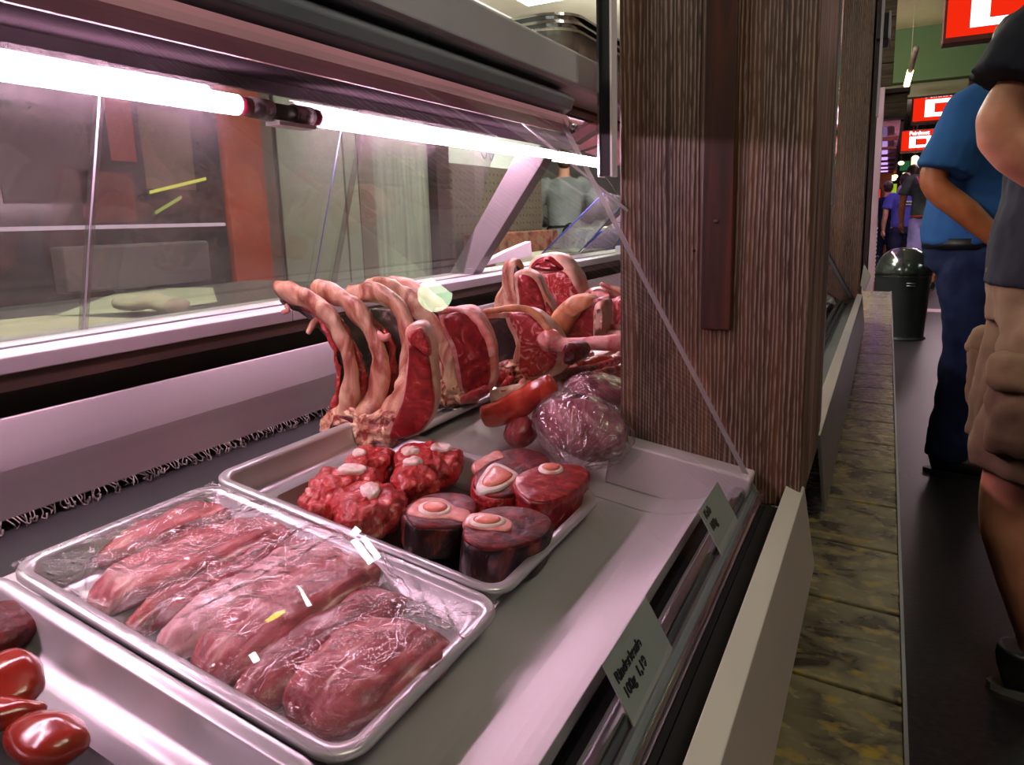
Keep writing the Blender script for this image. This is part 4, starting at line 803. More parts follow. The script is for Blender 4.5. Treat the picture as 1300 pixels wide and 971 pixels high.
o = vbox('red_storage_rack', tex('mixed_red_rack', [(.35, '#4a2a24'), (.5, '#8a4a3a'), (.65, '#7c6a54')], 14, rough=.5), -2.86, -2.65, yx(580), yx(676), 0, .93, None, bevel=.01); tag(o, 'low reddish brown rack below the perforated panel', 'rack')
o = vbox('white_worktop_unit', M['shopwall'], -2.2, -1.5, 5.3, 6.4, 0, .95, None, bevel=.006); tag(o, 'pale green work unit beyond the butcher', 'work unit')
o = vbox('blue_tray', plain('blue_plastic', '#2f46a0', .4), -2.0, -1.7, 4.85, 5.1, .0, .93, None, bevel=.01); tag(o, 'blue crate stack beside the butcher', 'crate')
o = MB().box(-1.36, -1.14, 2.45, 3.1, .0, .885).build('pale_side_cabinet', M['paper'], None, smooth=False, bevel=.005); tag(o, 'pale green cabinet top just behind the sill near the acrylic screens', 'cabinet')
# foil roasting pans on the box rail
fp = thing('foil_pans', 'stack of crumpled foil pans resting on top of the rail', 'foil pan', (-.53, 1.2, 1.2485))
def fpan(z0, z1, gr, name, mat):
    c1 = aty(660, 42, 1.0); x1, x0 = -.45, -.61; ya, yb = 1.04, 1.42; v = []; rings = [(0, z0), (gr*.5, (z0+z1)/2), (gr, z1), (gr+.008, z1+.001), (gr+.009, z1-.003)]
    for off, z in rings:
        hx, hy, r = (x1-x0)/2+off, (yb-ya)/2+off, .03+off
        for qd, (sx, sy) in enumerate(((1, 1), (-1, 1), (-1, -1), (1, -1))):
            for k in range(7):
                an = math.pi/2*(qd+k/6); v.append(V(((x0+x1)/2+sx*(hx-r)+math.cos(an)*r, (ya+yb)/2+sy*(hy-r)+math.sin(an)*r, z)))
    n = 28; f = [(i*n+j, i*n+(j+1) % n, (i+1)*n+(j+1) % n, (i+1)*n+j) for i in range(4) for j in range(n)]+[tuple(range(n))]
    return mk(name, v, f, mat, fp, solid=.0015, smooth=False)
M['foilc'] = tex('crinkled_foil', [(.3, '#a5a398'), (.7, '#dedbcf')], 6, rough=.35, metal=.5, bump=1, bscale=30)
fpan(1.249, 1.30, .012, 'foil_pan', M['foilc']); fpan(1.262, 1.31, .014, 'foil_pan', M['chrome']); fpan(1.275, 1.32, .016, 'foil_pan', M['chrome'])
# ================================================================== HALL: signs, canopy, bin
M['signred'] = emit('red_sign_face', '#d8240c', 1.0); M['signwhite'] = emit('white_sign_letter', '#eef6ff', 2.2); M['signframe'] = plain('dark_red_frame', '#5e1710', .4)
def sign(label, x0, y, z0, h, w):
    t = thing('hanging_sign', label, 'sign', (x0+w/2, y, z0), 'red illuminated shop signs')
    vbox('sign_box', M['signframe'], x0, x0+w, y, y+.12, z0, z0+h, t, bevel=.006); e = h*.045
    rf_ = vbox('red_face', M['signred'], x0+e, x0+w-e, y-.006, y-.001, z0+e*2, z0+h-e, t)
    m4 = Matrix(((1, 0, 0, 0), (0, 0, -1, 0), (0, 1, 0, 0), (0, 0, 0, 1)))
    textmesh('lettering', 'Feinkost', h*.235, M['signwhite'], rf_, Matrix.Translation(V((x0+h*.34, y-.0075, z0+h*.765)))@m4, bold=.0022)
    # big letter: rounded white D with a red counter
    a0, a1, b0, b1 = x0+h*.36, x0+h*1.30, z0+h*.20, z0+h*.70; s_ = h*.25
    def dd(xa, xb, za, zb, r, yy):
        pts = [(xa, za), (xb-r, za)]+[(xb-r+r*math.sin(k*math.pi/12), za+r-r*math.cos(k*math.pi/12)) for k in range(1, 7)]+[(xb-r+r*math.cos(k*math.pi/12), zb-r+r*math.sin(k*math.pi/12)) for k in range(0, 7)]+[(xa, zb)]
        return [V((p, yy, q)) for p, q in pts]
    O = dd(a0, a1, b0, b1, h*.16, y-.007); I = dd(a0+s_, a1-s_, b0+s_*.45, b1-s_*.45, h*.07, y-.007); n = len(O)
    v = O+I+[p+V((0, -.004, 0)) for p in O+I]; f = []
    for i in range(n):
        j = (i+1) % n; f += [(i, j, n+j, n+i), (2*n+i, 2*n+j, 3*n+j, 3*n+i), (i, j, 2*n+j, 2*n+i), (n+i, n+j, 3*n+j, 3*n+i)]
    mk('big_letter', v, f, M['signwhite'], rf_, smooth=False)
    for sx in (x0+w*.2, x0+w*.8): MB().tube([V((sx, y+.06, z0+h)), V((sx, y+.06, 2.75))], .01, 8).build('hanger', M['signframe'], t)
sign('large red lit sign overhead nearest, its white letter cut by the picture top', .225, 5.1, 1.965, .37, 1.0)
sign('red lit sign reading Feinkost above the man in the blue shirt', .17, 9.6, 1.965, .37, .9)
sign('smallest red lit sign reading Feinkost, farthest down the aisle', .117, 14.2, 1.965, .37, .9)
# ceiling tube
a = aty(1163, 62, 6.6); b = aty(1151, 108, 8.1); lt = thing('strip_light', 'slim ceiling strip light with one glowing end above the aisle', 'lamp', (a+b)/2)
mid = a.lerp(b, .55); M['lampbody'] = plain('dusky_lamp_body', '#8d7a74', .4)
MB().tube([a, mid], .022, 10).build('housing', M['lampbody'], lt); MB().tube([mid+(b-a)*.004, b], .026, 10).build('glowing_end', emit('warm_lamp', '#fff3b0', 5), lt)
MB().tube([mid, V((mid.x, mid.y, 2.75))], .003, 6).build('hanger', M['ceilhall'], lt)
# canopy over the counters farther on
cn = thing('wooden_canopy', 'brown plank canopy above the far counter with pink lit panels underneath', 'canopy', (-.3, 5, 1.7))
def cbox(name, mat, p0, p1, y0, y1, z0, z1, **k): return vbox(name, mat, p0, p1, y0, y1, z0, z1, cn, **k)
yb = 4.6; xr = aty(1136, 60, yb).x; zt1 = aty(1136, 108, yb).z
for k in range(5):
    cbox('fascia_plank', M['plank'], -.30, xr, yb-.02*k*0, yb+.03, zt1+.12*k, zt1+.12*k+.115, bevel=.003)
c1 = aty(1153, 113, 5.4); c2 = aty(1150, 145, 5.4)
cbox('canopy_box', M['plank'], -.5, c1.x, 5.4, 5.5, c2.z, c1.z-.02, bevel=.004); cbox('canopy_edge', M['plankdark'], -.5, c1.x+.012, 5.37, 5.53, c1.z-.02, c1.z+.01, bevel=.003); cbox('canopy_edge', M['plankdark'], -.5, c1.x-.005, 5.38, 5.52, c2.z-.02, c2.z-.001, bevel=.003)
M['canopypink'] = plain('pink_lit_canopy_underside', '#d397a2', .5); e0 = aty(1151, 150, 5.55);  # colour brightened to hold the pink light rising from the counters
zc = e0.z-.01
cbox('underside', M['canopypink'], -.5, c1.x-.03, 5.53, 13, zc, zc+.03); cbox('side_fascia', M['plankdark'], c1.x-.03, c1.x-.01, 5.53, 13, zc-.01, zc+.14)
for k in range(7):
    y0 = 5.9+k*1.0; cbox('underside_panel', emit('violet_panel_%d' % k, '#b98fd6', [.25, .7, 1.0, 1.2, 1.2, 1.4, 1.6][k]), -.42, c1.x-.11, y0, y0+.7, zc-.012, zc-.001); cbox('cross_rib', M['redwood'], -.5, c1.x-.035, y0+.78, y0+.85, zc-.03, zc-.001)
ct = thing('canopy_fill_tube', 'added slim pinkish fill tube under the brown plank canopy', 'lamp', (-.42, 6.5, zc-.1))  # tube added to throw pink light on the canopy underside
MB().tube([V((-.42, 5.7, zc-.1)), V((-.42, 7.4, zc-.1))], .014, 12).build('glowing_tube', M['tubeglow'], ct)
for yy in (5.8, 7.3): MB().tube([V((-.42, yy, zc-.085)), V((-.42, yy, zc-.032))], .004, 6).build('clip', M['alu'], ct)
sp = thing('black_box', 'small black box fixed high on the side of the farther wooden column', 'box', (-.03, 3.6, 1.6))
a = aty(1107, 18, 3.42); b = aty(1127, 48, 3.42); vbox('box_body', M['black'], -.085, b.x, 3.42, 3.62, b.z, a.z, sp, bevel=.004); vbox('box_front', M['darkrail'], b.x+.0005, b.x+.008, 3.41, 3.63, b.z-.003, a.z+.003, sp, bevel=.002)
gp = thing('glass_blade', 'upright greenish glass edge beside the farther wooden column', 'glass panel', (-.06, 3.45, .8))
vbox('blade', M['edgeline'], -.068, -.058, 3.40, 3.44, aty(1112, 148, 3.4).z, 2.7, gp); 
pk = vbox('pink_pilaster', plain('pink_white_pilaster', '#cfa9bf', .4), -.16, -.06, 5.3, 5.36, 0, 2.0, None, bevel=.003); tag(pk, 'narrow pinkish white pilaster beyond the farther wooden column', 'pilaster')
lv = thing('louvred_vent', 'stack of pale louvre slats low beside the litter bin', 'vent', (-.05, 7, .4))
for k in range(14): vbox('slat', M['sill'], -.17, -.075, 7.0, 7.03, .40+k*.035, .417+k*.035, lv)
vbox('back_board', M['redwood'], -.17, -.075, 7.035, 7.06, .3, .95, lv); vbox('foot_board', M['redwood'], -.17, -.075, 7.0, 7.06, 0, .299, lv)
# small end plate beside ledge
ep = MB().hexa([aty(1092, 362, 3.40), aty(1098, 370, 3.40), aty(1106, 350, 3.40), aty(1097, 335, 3.40)], [aty(1092, 362, 3.43), aty(1098, 370, 3.43), aty(1106, 350, 3.43), aty(1097, 335, 3.43)]).build('bumper_end', M['bumpertop'], case, smooth=False, bevel=.002)
# litter bin
bx, by = .135, 6.45; bn = thing('litter_bin', 'round dark grey litter bin with a domed shiny lid in the aisle', 'bin', (bx, by, 0))
M['bin'] = plain('dark_grey_bin_metal', '#353a38', .3, .5); M['binlid'] = plain('glossy_bin_lid', '#4a524c', .14, .8)
zz = [(0, .170), (.012, .175), (.02, .168), (.03, .168), (.50, .197), (.505, .199)]
MB().tube([V((bx, by, z)) for z, r in zz], [r for z, r in zz], 40, up=V((0, 1, 0))).build('bin_body', M['bin'], bn)
zz = [(.507+.215*math.sin(k*math.pi/22), .201*math.cos(k*math.pi/22)**.8+.004) for k in range(0, 11)]
MB().tube([V((bx, by, z)) for z, r in zz], [r for z, r in zz], 40, up=V((0, 1, 0))).build('domed_lid', M['binlid'], bn)
MB().tube([V((bx, by, .503)), V((bx, by, .508))], .203, 40, up=V((0, 1, 0))).build('lid_ring', M['chrome'], bn)
for z in (.455, .435): MB().tube([V((bx+.02, by-.199, z)), V((bx+.08, by-.190, z))], .004, 6).build('slot_bar', M['alu'], bn)
MB().tube([V((bx, by, .001)), V((bx, by, .012))], .182, 40, up=V((0, 1, 0))).build('base_ring', M['black'], bn)
o = vbox('floor_reflection', plain('pale_pink_floor_reflection', '#d9b9bd', .4), .3, 2.6, 8.15, 8.4, .0005, .004, None); tag(o, 'painted pale reflection across the dark floor behind the litter bin', 'painted reflection')  # pinkish reflection on the floor, laid as a thin coloured plate
# far end of the hall: lit boards
FE = [('lit_menu_board', 'bright cream lit board high at the far end', '#e8e4b8', 1.3, 1157, 200, 1166, 222, 15), ('lit_menu_board', 'wide pale green lit board above the far people', '#cfe0a8', 1.2, 1146, 219, 1170, 232, 15.5), ('lit_window', 'yellow green lit window left behind the boy', '#8fae20', .8, 1124, 234, 1138, 245, 16),
      ('poster', 'small red and white poster hanging far down the aisle', '#b8483c', .5, 1130, 209, 1137, 220, 13.5), ('red_lamp', 'small red lit sign far down the aisle on the left', '#ff3010', .9, 1114, 240, 1117, 252, 13), ('green_awning', 'dim green awning at the far end of the hall', '#2f6a44', .5, 1143, 205, 1156, 216, 15.8)]
for nm, lb, c, s_, x0, y0, x1, y1, yy in FE:
    a, b = aty(x0, y0, yy), aty(x1, y1, yy); t = thing(nm, lb, 'sign', ((a.x+b.x)/2, yy, b.z)); vbox('board', M['plankdark'], a.x-.02, b.x+.02, yy+.002, yy+.05, b.z-.02, a.z+.02, t); vbox('lit_face', emit(nm, c, s_), a.x, b.x, yy-.01, yy, b.z, a.z, t)
    MB().tube([V(((a.x+b.x)/2, yy+.03, a.z)), V(((a.x+b.x)/2, yy+.03, 2.75))], .008, 6).build('hanger', M['plankdark'], t)
for k, (px, py) in enumerate(((1144, 207), (1136, 224), (1134, 227), (1162, 200))):
    c = aty(px, py, 14.5-k*.3); t = thing('pendant_lamp', 'tiny glowing pendant lamp far down the aisle', 'lamp', c, 'tiny pendant lamps far down the aisle')
    blob('bulb', c, (.05, .05, .035), emit('bulb%d' % k, '#ffe890', 3), t, seg=12, nz=0); MB().tube([c+V((0, 0, .037)), V((c.x, c.y, 2.75))], .004, 6).build('cord', M['black'], t)
o = vbox('orange_shop_front', plain('orange_brown_front', '#8a4418', .5), -.35, .02, 13.2, 13.3, 0, 1.75, None); tag(o, 'orange brown shop front left of the far people', 'shop front')
# ================================================================== PEOPLE
def skinmat(n, c): return tex(n, [(.3, c[0]), (.7, c[1])], 14, rough=.5, bump=.06, bscale=80, sss=.15)
def fabric(n, c, var=.15, sc=7, rough=.85): return tex(n, [(.35, tuple(x*(1-var) for x in srgb(c)[:3])+(1,)), (.65, tuple(min(1, x*(1+var)) for x in srgb(c)[:3])+(1,))], sc, rough=rough, bump=.3, bscale=16, spec=.2)
M['skin1'] = skinmat('warm_skin', ('#b5775a', '#cf9273')); M['skin2'] = skinmat('tanned_skin', ('#96522f', '#b5703f')); M['skin3'] = skinmat('pale_skin', ('#c98a74', '#e0a68e'))
M['shoe'] = plain('black_shoe', '#121214', .5); M['sole'] = plain('grey_sole', '#6a6a60', .6); M['hairb'] = tex('brown_hair', [(.3, '#1e120c'), (.7, '#4a3020')], 40, (1, 1, .3), rough=.5, bump=.6, bscale=80)
def wr(strength, size, name):
    t = bpy.data.textures.get(name) or bpy.data.textures.new(name, 'CLOUDS'); t.noise_scale = size; t.noise_depth = 2; return t
def sect(mb, rows, n=20):
    """stacked elliptical sections: (center, rx vector, ry vector)"""
    v = []
    for c, a, b in rows:
        for j in range(n): an = 2*math.pi*j/n; v.append(c+a*math.cos(an)+b*math.sin(an))
    m = len(rows); f = [(i*n+j, i*n+(j+1) % n, (i+1)*n+(j+1) % n, (i+1)*n+j) for i in range(m-1) for j in range(n)]+[tuple(range(n)), tuple(range(m*n-1, (m-1)*n-1, -1))]
    return mb.add(v, f)
class Person:
    def __init__(s, label, base, ang, ht, skin, group=None):
        s.b = V(base); s.k = ht/1.75; s.R = Matrix.Rotation(ang, 3, 'Z'); s.skin = M[skin]
        s.root = thing('person', label, 'person', s.b, group)
    def P(s, x, y, z): return s.b+s.R@V((x, y, z))*s.k
    def ell(s, mb, c, r, n=16):
        c0 = s.P(*c); rows = []
        for i in range(n-1):
            th = math.pi*(i+.5)/(n-1) if 0 else math.pi*(i+.6)/(n-.8); rows.append((c0+V((0, 0, -math.cos(th)*r[2]*s.k)), s.R@V((r[0]*math.sin(th), 0, 0))*s.k, s.R@V((0, r[1]*math.sin(th), 0))*s.k))
        sect(mb, rows)
    def limb(s, mb, pts, rad, seg=4):
        P = cat([s.P(*p) for p in pts], seg); RR = []
        for i in range(len(rad)-1): RR += [(rad[i]+(rad[i+1]-rad[i])*k/seg)*s.k for k in range(seg)]
        RR.append(rad[-1]*s.k); mb.tube(P, RR, 14, up=s.R@V((1, .13, 0)))
    def rows(s, mb, rr):   # z, cx, cy, rx, ry
        sect(mb, [(s.P(cx, cy, z), s.R@V((rx, 0, 0))*s.k, s.R@V((0, ry, 0))*s.k) for z, cx, cy, rx, ry in rr], 24)
    def finish(s, mb, name, mat, vox, wrk=0., ws=.1, sm=6):
        o = mb.build(name, mat, s.root); r = o.modifiers.new('r', 'REMESH'); r.mode = 'VOXEL'; r.voxel_size = vox; r.use_smooth_shade = True
        q = o.modifiers.new('sm', 'SMOOTH'); q.iterations = sm; q.factor = .5
        if wrk: d = o.modifiers.new('d', 'DISPLACE'); d.texture = wr(wrk, ws, 'folds%d' % int(ws*1000)); d.strength = wrk; d.mid_level = .5; d.texture_coords = 'LOCAL'
        return o
    def hand(s, mb, w, d, nrm, curl=.5, side=1, sc=1.):
        """palm + 4 fingers + thumb; w wrist point, d direction, nrm palm normal (local vectors)"""
        w = V(w); d = V(d).normalized(); nrm = (V(nrm)-d*V(nrm).dot(d)).normalized(); a = d.cross(nrm)*side
        s.limb(mb, [w, w+d*.045, w+d*.085], [.026*sc, .034*sc, .034*sc])
        for i, (o_, l) in enumerate(((-.030, .066), (-.010, .076), (.010, .071), (.029, .056))):
            p0 = w+d*.085+a*o_; p1 = p0+(d*math.cos(curl*.6)+nrm*math.sin(curl*.6))*l*.5; p2 = p1+(d*math.cos(curl*1.5)+nrm*math.sin(curl*1.5))*l*.5
            s.limb(mb, [p0-d*.03, p0, p1, p2], [.010, .0095, .0085, .0070], 3)
        t0 = w+d*.03-a*.028; s.limb(mb, [t0, t0+(d*.6-a*.6+nrm*.3)*.035, t0+(d*.95-a*.5+nrm*.5)*.062], [.013, .0105, .009], 3)
def head(pn, mb, z=1.62, fwd=0., x=0.):
    pn.ell(mb, (x, fwd, z+.01), (.074, .092, .110)); pn.ell(mb, (x, fwd+.025, z-.06), (.052, .062, .062)); pn.limb(mb, [(x*.3, fwd*.3-.01, 1.42), (x, fwd-.01, z-.06)], [.062, .056])
    pn.limb(mb, [(x, fwd+.088, z+.015), (x, fwd+.106, z-.018), (x, fwd+.09, z-.028)], [.008, .014, .010], 2)
    for sx in (-1, 1): pn.ell(mb, (x+sx*.077, fwd-.005, z-.005), (.010, .020, .030), 8)
def face(pn, z=1.62, fwd=0., x=0.):
    for sx in (-1, 1):
        m = MB(); pn.ell(m, (x+sx*.032, fwd+.083, z+.012), (.013, .008, .008), 8); ey_ = m.build('eye', M['white'], pn.root)
        m = MB(); pn.ell(m, (x+sx*.032, fwd+.0885, z+.012), (.006, .004, .006), 8); m.build('iris', M['hairb'], ey_)
    m = MB(); pn.limb(m, [(x-.024, fwd+.083, z-.052), (x, fwd+.090, z-.050), (x+.024, fwd+.083, z-.052)], [.004, .006, .004], 3); m.build('mouth', M['stripred'], pn.root)
def hair(pn, z=1.62, fwd=0., x=0., mat='hairb', long=0):
    m = MB(); pn.ell(m, (x, fwd-.014, z+.035), (.084, .096, .098)); 
    if long: pn.ell(m, (x, fwd-.05, z-.04), (.08, .06, .13))
    else: pn.ell(m, (x, fwd-.045, z-.01), (.072, .055, .075))
    return pn.finish(m, 'hair', M[mat], .012, .01, .03, 2)
def shoes(pn, feet, mat='shoe', sole='sole'):
    for (x, y, an) in feet:
        c, s_ = math.cos(an), math.sin(an); f = lambda u, v, z: (x+u*c-v*s_, y+u*s_+v*c, z)
        m = MB(); pn.limb(m, [f(0, -.055, .05), f(0, 0, .06), f(0, .08, .048), f(0, .15, .038), f(0, .19, .03)], [.038, .046, .044, .040, .024]); pn.limb(m, [f(0, -.02, .06), f(0, -.02, .11)], [.042, .044]); so = pn.finish(m, 'shoe', M[mat], .008, 0, .1, 3)
        m = MB(); n = 20; o_ = []
        for k in range(n): t = 2*math.pi*k/n; v_ = math.sin(t); o_.append(pn.P(*f(math.cos(t)*(.042 if v_ > 0 else .038), .065+v_*.14, 0)))
        up = V((0, 0, .016)); m.add(o_+[q+up for q in o_], [tuple(range(n)), tuple(range(2*n-1, n-1, -1))]+[(i, (i+1) % n, n+(i+1) % n, n+i) for i in range(n)]); m.build('sole', M[sole], so, smooth=False)
        m = MB()
        for k in range(4):
            yy = .06+k*.022; zz_ = .098-k*.011; pn.limb(m, [f(-.022, yy, zz_-.008), f(0, yy, zz_), f(.022, yy, zz_-.008)], [.003, .003, .003], 2)
        m.build('laces', M['sole'], so)
def body_legs(mb, pn, legs, rad=(.085, .075, .055, .052, .058, .040, .036)):
    for hip, knee, ank in legs:
        h, k, a = V(hip), V(knee), V(ank); kb = k+(a-k)*.3+V((0, -.018, 0)); pn.limb(mb, [h, h.lerp(k, .45), h.lerp(k, .85), k, kb, k.lerp(a, .85), a, a+V((0, .03, -.03))], list(rad)+[.036])
TORSO = [(.90, 0, 0, .150, .105), (.98, 0, -.005, .160, .115), (1.08, 0, 0, .148, .108), (1.2, 0, .005, .160, .115), (1.32, 0, .003, .178, .118), (1.41, 0, -.005, .165, .090), (1.455, 0, -.01, .09, .065)]
def infl(rows, e, z0=None, z1=None): return [(z, cx, cy, rx+e, ry+e) for z, cx, cy, rx, ry in rows if (z0 is None or z >= z0) and (z1 is None or z <= z1)]
# --- man at the right edge: black t-shirt, cargo shorts, faces right (+x)
M['blackcloth'] = fabric('black_cotton', '#1c1e28'); M['cargo'] = fabric('khaki_cargo_cotton', '#75604a', .12, 5); M['blueshirt'] = fabric('blue_shirt_cotton', '#2f5f9c'); M['jeans'] = fabric('navy_denim', '#1c2748', .2, 9)
p1 = Person('person in black t-shirt and khaki cargo shorts standing at the right edge', (.335, 1.79, 0), -math.pi/2, 1.70, 'skin1')
L1 = [((.09, 0, .92), (.105, -.085, .50), (.105, .0, .08)), ((-.09, 0, .92), (-.10, .02, .50), (-.12, .06, .08))]
mb = MB(); p1.rows(mb, TORSO); head(p1, mb, 1.58, .20); body_legs(mb, p1, L1)
p1.limb(mb, [(.175, -.015, 1.40), (.225, -.115, 1.28), (.25, -.168, 1.175), (.235, -.02, 1.06), (.20, .11, .93)], [.056, .052, .044, .047, .030]); p1.hand(mb, (.20, .10, .93), (-.15, 1, -.6), (-1, 0, -.2), .7, 1)
p1.limb(mb, [(-.175, -.005, 1.40), (-.22, -.03, 1.24), (-.24, -.03, 1.09), (-.235, .08, 1.0), (-.20, .20, .98)], [.058, .052, .044, .045, .028]); p1.hand(mb, (-.20, .20, .98), (.15, 1, -.1), (1, 0, -.2), .7, -1)
p1.finish(mb, 'body', p1.skin, .008)
face(p1, 1.58, .20); hair(p1, 1.58, .20)
mb = MB(); p1.rows(mb, [(.885, 0, 0, .194, .156), (.93, 0, 0, .190, .150)]+infl(TORSO, .026, .95, 1.42)+[(1.46, 0, -.01, .095, .075)])
p1.limb(mb, [(.13, -.005, 1.40), (.20, -.03, 1.38), (.232, -.11, 1.31), (.243, -.145, 1.25)], [.07, .088, .092, .090]); p1.limb(mb, [(-.13, -.005, 1.40), (-.20, -.015, 1.37), (-.232, -.04, 1.25), (-.243, -.05, 1.185)], [.07, .078, .074, .074])
p1.finish(mb, 't_shirt', M['blackcloth'], .008, .022, .12, 5)
mb = MB(); p1.rows(mb, [(.80, 0, 0, .182, .142), (.92, 0, -.003, .176, .138), (.97, 0, -.004, .168, .130)])
for sx in (-1, 1): p1.limb(mb, [(sx*.088, 0, .88), (sx*.095, -.015, .75), (sx*.108, -.040, .60), (sx*.108, -.055, .50)], [.10, .114, .112, .108])
so = p1.finish(mb, 'cargo_shorts', M['cargo'], .009, .035, .10, 5)
for sx in (-1, 1):
    mb = MB(); p1.rows(mb, [(.56, sx*.185, -.058, .045, .085), (.60, sx*.195, -.062, .055, .092), (.70, sx*.195, -.062, .05, .09), (.735, sx*.18, -.058, .035, .085)]); p1.finish(mb, 'cargo_pocket', M['cargo'], .01, .03, .06, 3)
    mb = MB(); p1.rows(mb, [(.70, sx*.200, -.062, .052, .095), (.715, sx*.200, -.062, .058, .098), (.765, sx*.188, -.058, .045, .092)]); p1.finish(mb, 'pocket_flap', M['cargo'], .008, .015, .05, 2)
shoes(p1, [(.105, -.02, 0), (-.12, .06, .1)])
# --- man in blue shirt, hand in pocket
p2 = Person('person in blue shirt and navy jeans with one hand in the pocket', (.275, 3.22, 0), -math.pi/2-.05, 1.72, 'skin2')
L2 = [((.09, 0, .92), (.10, .02, .50), (.11, -.02, .08)), ((-.09, 0, .92), (-.10, .05, .50), (-.11, .10, .08))]
mb = MB(); p2.rows(mb, TORSO); head(p2, mb, 1.60, .13); body_legs(mb, p2, L2)
p2.limb(mb, [(.18, -.005, 1.40), (.235, -.08, 1.25), (.265, -.13, 1.13), (.25, -.02, 1.02), (.205, .10, .90)], [.058, .052, .046, .047, .030]); p2.hand(mb, (.205, .10, .90), (-.3, .5, -.8), (-1, 0, 0), .3, 1)
p2.limb(mb, [(-.18, -.005, 1.40), (-.23, -.03, 1.25), (-.25, -.02, 1.12), (-.25, .08, .98), (-.24, .14, .88)], [.058, .052, .044, .043, .028]); p2.hand(mb, (-.24, .14, .88), (0, .3, -1), (1, 0, 0), .6, -1)
p2.finish(mb, 'body', p2.skin, .009); face(p2, 1.60, .13); hair(p2, 1.60, .13)
mb = MB(); p2.rows(mb, [(.90, 0, .005, .185, .165), (.97, 0, .01, .188, .17), (1.08, 0, .012, .182, .165), (1.2, 0, .005, .19, .152), (1.32, 0, 0, .202, .145), (1.42, 0, -.005, .18, .108), (1.465, 0, -.01, .09, .075)])
for sx in (-1, 1): p2.limb(mb, [(sx*.13, -.005, 1.40), (sx*.205, -.02, 1.38), (sx*.245, -.07, 1.26), (sx*.262, -.10, 1.165)] if sx > 0 else [(-.13, -.005, 1.40), (-.205, -.02, 1.38), (-.235, -.03, 1.26), (-.245, -.03, 1.165)], [.07, .085, .088, .095])
p2.finish(mb, 'shirt', M['blueshirt'], .012, .03, .13, 5)
mb = MB(); p2.rows(mb, [(.80, 0, 0, .178, .14), (.88, 0, 0, .180, .148), (.97, 0, 0, .178, .146)])
for hip, knee, ank in L2: h, k, a = V(hip), V(knee), V(ank); p2.limb(mb, [h+V((0, 0, -.05)), h.lerp(k, .5), k, k.lerp(a, .5), a+V((0, 0, -.02))], [.10, .102, .083, .078, .078])
p2.limb(mb, [(.17, .07, .90), (.165, .10, .82)], [.05, .045])
p2.finish(mb, 'jeans', M['jeans'], .012, .03, .1, 5)
mb = MB(); p2.rows(mb, [(.885, 0, 0, .186, .156), (.925, 0, 0, .186, .156)]); mb.build('belt', M['black'], p2.root)
shoes(p2, [(.11, -.02, 0), (-.11, .10, .15)], 'shoe', 'shoe')
# --- people far down the aisle (seen from behind or the side)
def simple(label, base, ang, ht, skin, shirt, shorts, hem, hairm='hairb', long=0, sleeves=1.2, armout=0., vox=.014, belt=None, lg=0, group=None, extra=None):
    p = Person(label, base, ang, ht, skin, group); LG = [((.09, 0, .92), (.10, .02+lg, .50), (.105, -.02+lg*.3, .08)), ((-.09, 0, .92), (-.10, .02-lg, .50), (-.105, -.02-lg*1.6, .08))]
    mb = MB(); p.rows(mb, TORSO); head(p, mb); body_legs(mb, p, LG)
    for sx in (-1, 1): p.limb(mb, [(sx*.175, 0, 1.40), (sx*(.225+armout), -.01, 1.24), (sx*(.24+armout), -.02, 1.10), (sx*(.25+armout), .02, .97), (sx*(.245+armout), .06, .86)], [.05, .046, .040, .038, .026]); p.hand(mb, (sx*(.245+armout), .06, .86), (0, .2, -1), (-sx, 0, 0), .5, sx)
    p.finish(mb, 'body', p.skin, vox*.75, sm=3); face(p); hair(p, long=long, mat=hairm)
    mb = MB(); p.rows(mb, [(.895, 0, 0, .172, .13)]+infl(TORSO, .02, .95, 1.42)+[(1.46, 0, -.01, .09, .075)])
    for sx in (-1, 1): p.limb(mb, [(sx*.13, 0, 1.40), (sx*.20, -.005, 1.37), (sx*(.23+armout*.8), -.015, 1.25), (sx*(.238+armout), -.02, sleeves)], [.06, .072, .066, .066])
    p.finish(mb, 'shirt', M[shirt], vox, .02, .12, 3)
    mb = MB(); p.rows(mb, [(.80, 0, 0, .17, .13), (.92, 0, 0, .165, .128), (.97, 0, 0, .16, .12)])
    for hip, knee, ank in LG:
        h, k, a = V(hip), V(knee), V(ank); tt = [h+V((0, 0, -.04)), h.lerp(k, .5)]; rd = [.10, .10]
        if hem > .4: tt += [h.lerp(k, (.92-hem)/.42)]; rd += [.092]
        else: tt += [k, k.lerp(a, .95)]; rd += [.08, .075]
        p.limb(mb, tt, rd)
    p.finish(mb, 'shorts' if hem > .4 else 'trousers', M[shorts], vox, .02, .1, 3)
    if belt: mb = MB(); p.rows(mb, [(.915, 0, 0, .178, .136), (.945, 0, 0, .178, .136)]); mb.build('belt', belt, p.root)
    shoes(p, [(.105, -.02+lg*.3, 0), (-.105, -.02-lg*1.6, 0)]); return p
M['violet'] = fabric('violet_blue_cotton', '#5a55c0'); M['navy'] = fabric('dark_navy_cotton', '#262440'); M['lilac'] = fabric('lilac_cotton', '#a79ad6'); M['greentee'] = fabric('grey_green_cotton', '#58645a'); M['darkcoat'] = fabric('dark_blue_cloth', '#151a33'); M['pinkish'] = fabric('pinkish_white_cotton', '#c8a8c0')
def gx(px, y): return aty(px, 300, y).x
p3 = simple('boy in violet blue t-shirt and dark shorts seen from behind, above the bin', (gx(1145, 11.2), 11.2, 0), .15, 1.50, 'skin3', 'violet', 'navy', .56, armout=.02, lg=.04)
mb = MB(); a, b = p3.P(-.10, -.156, 1.30), p3.P(.10, -.156, 1.30); mb.tube([a, b], .012, 8); a, b = p3.P(-.08, -.156, 1.26), p3.P(.08, -.156, 1.26); mb.tube([a, b], .007, 8); mb.build('shirt_print', M['white'], p3.root)
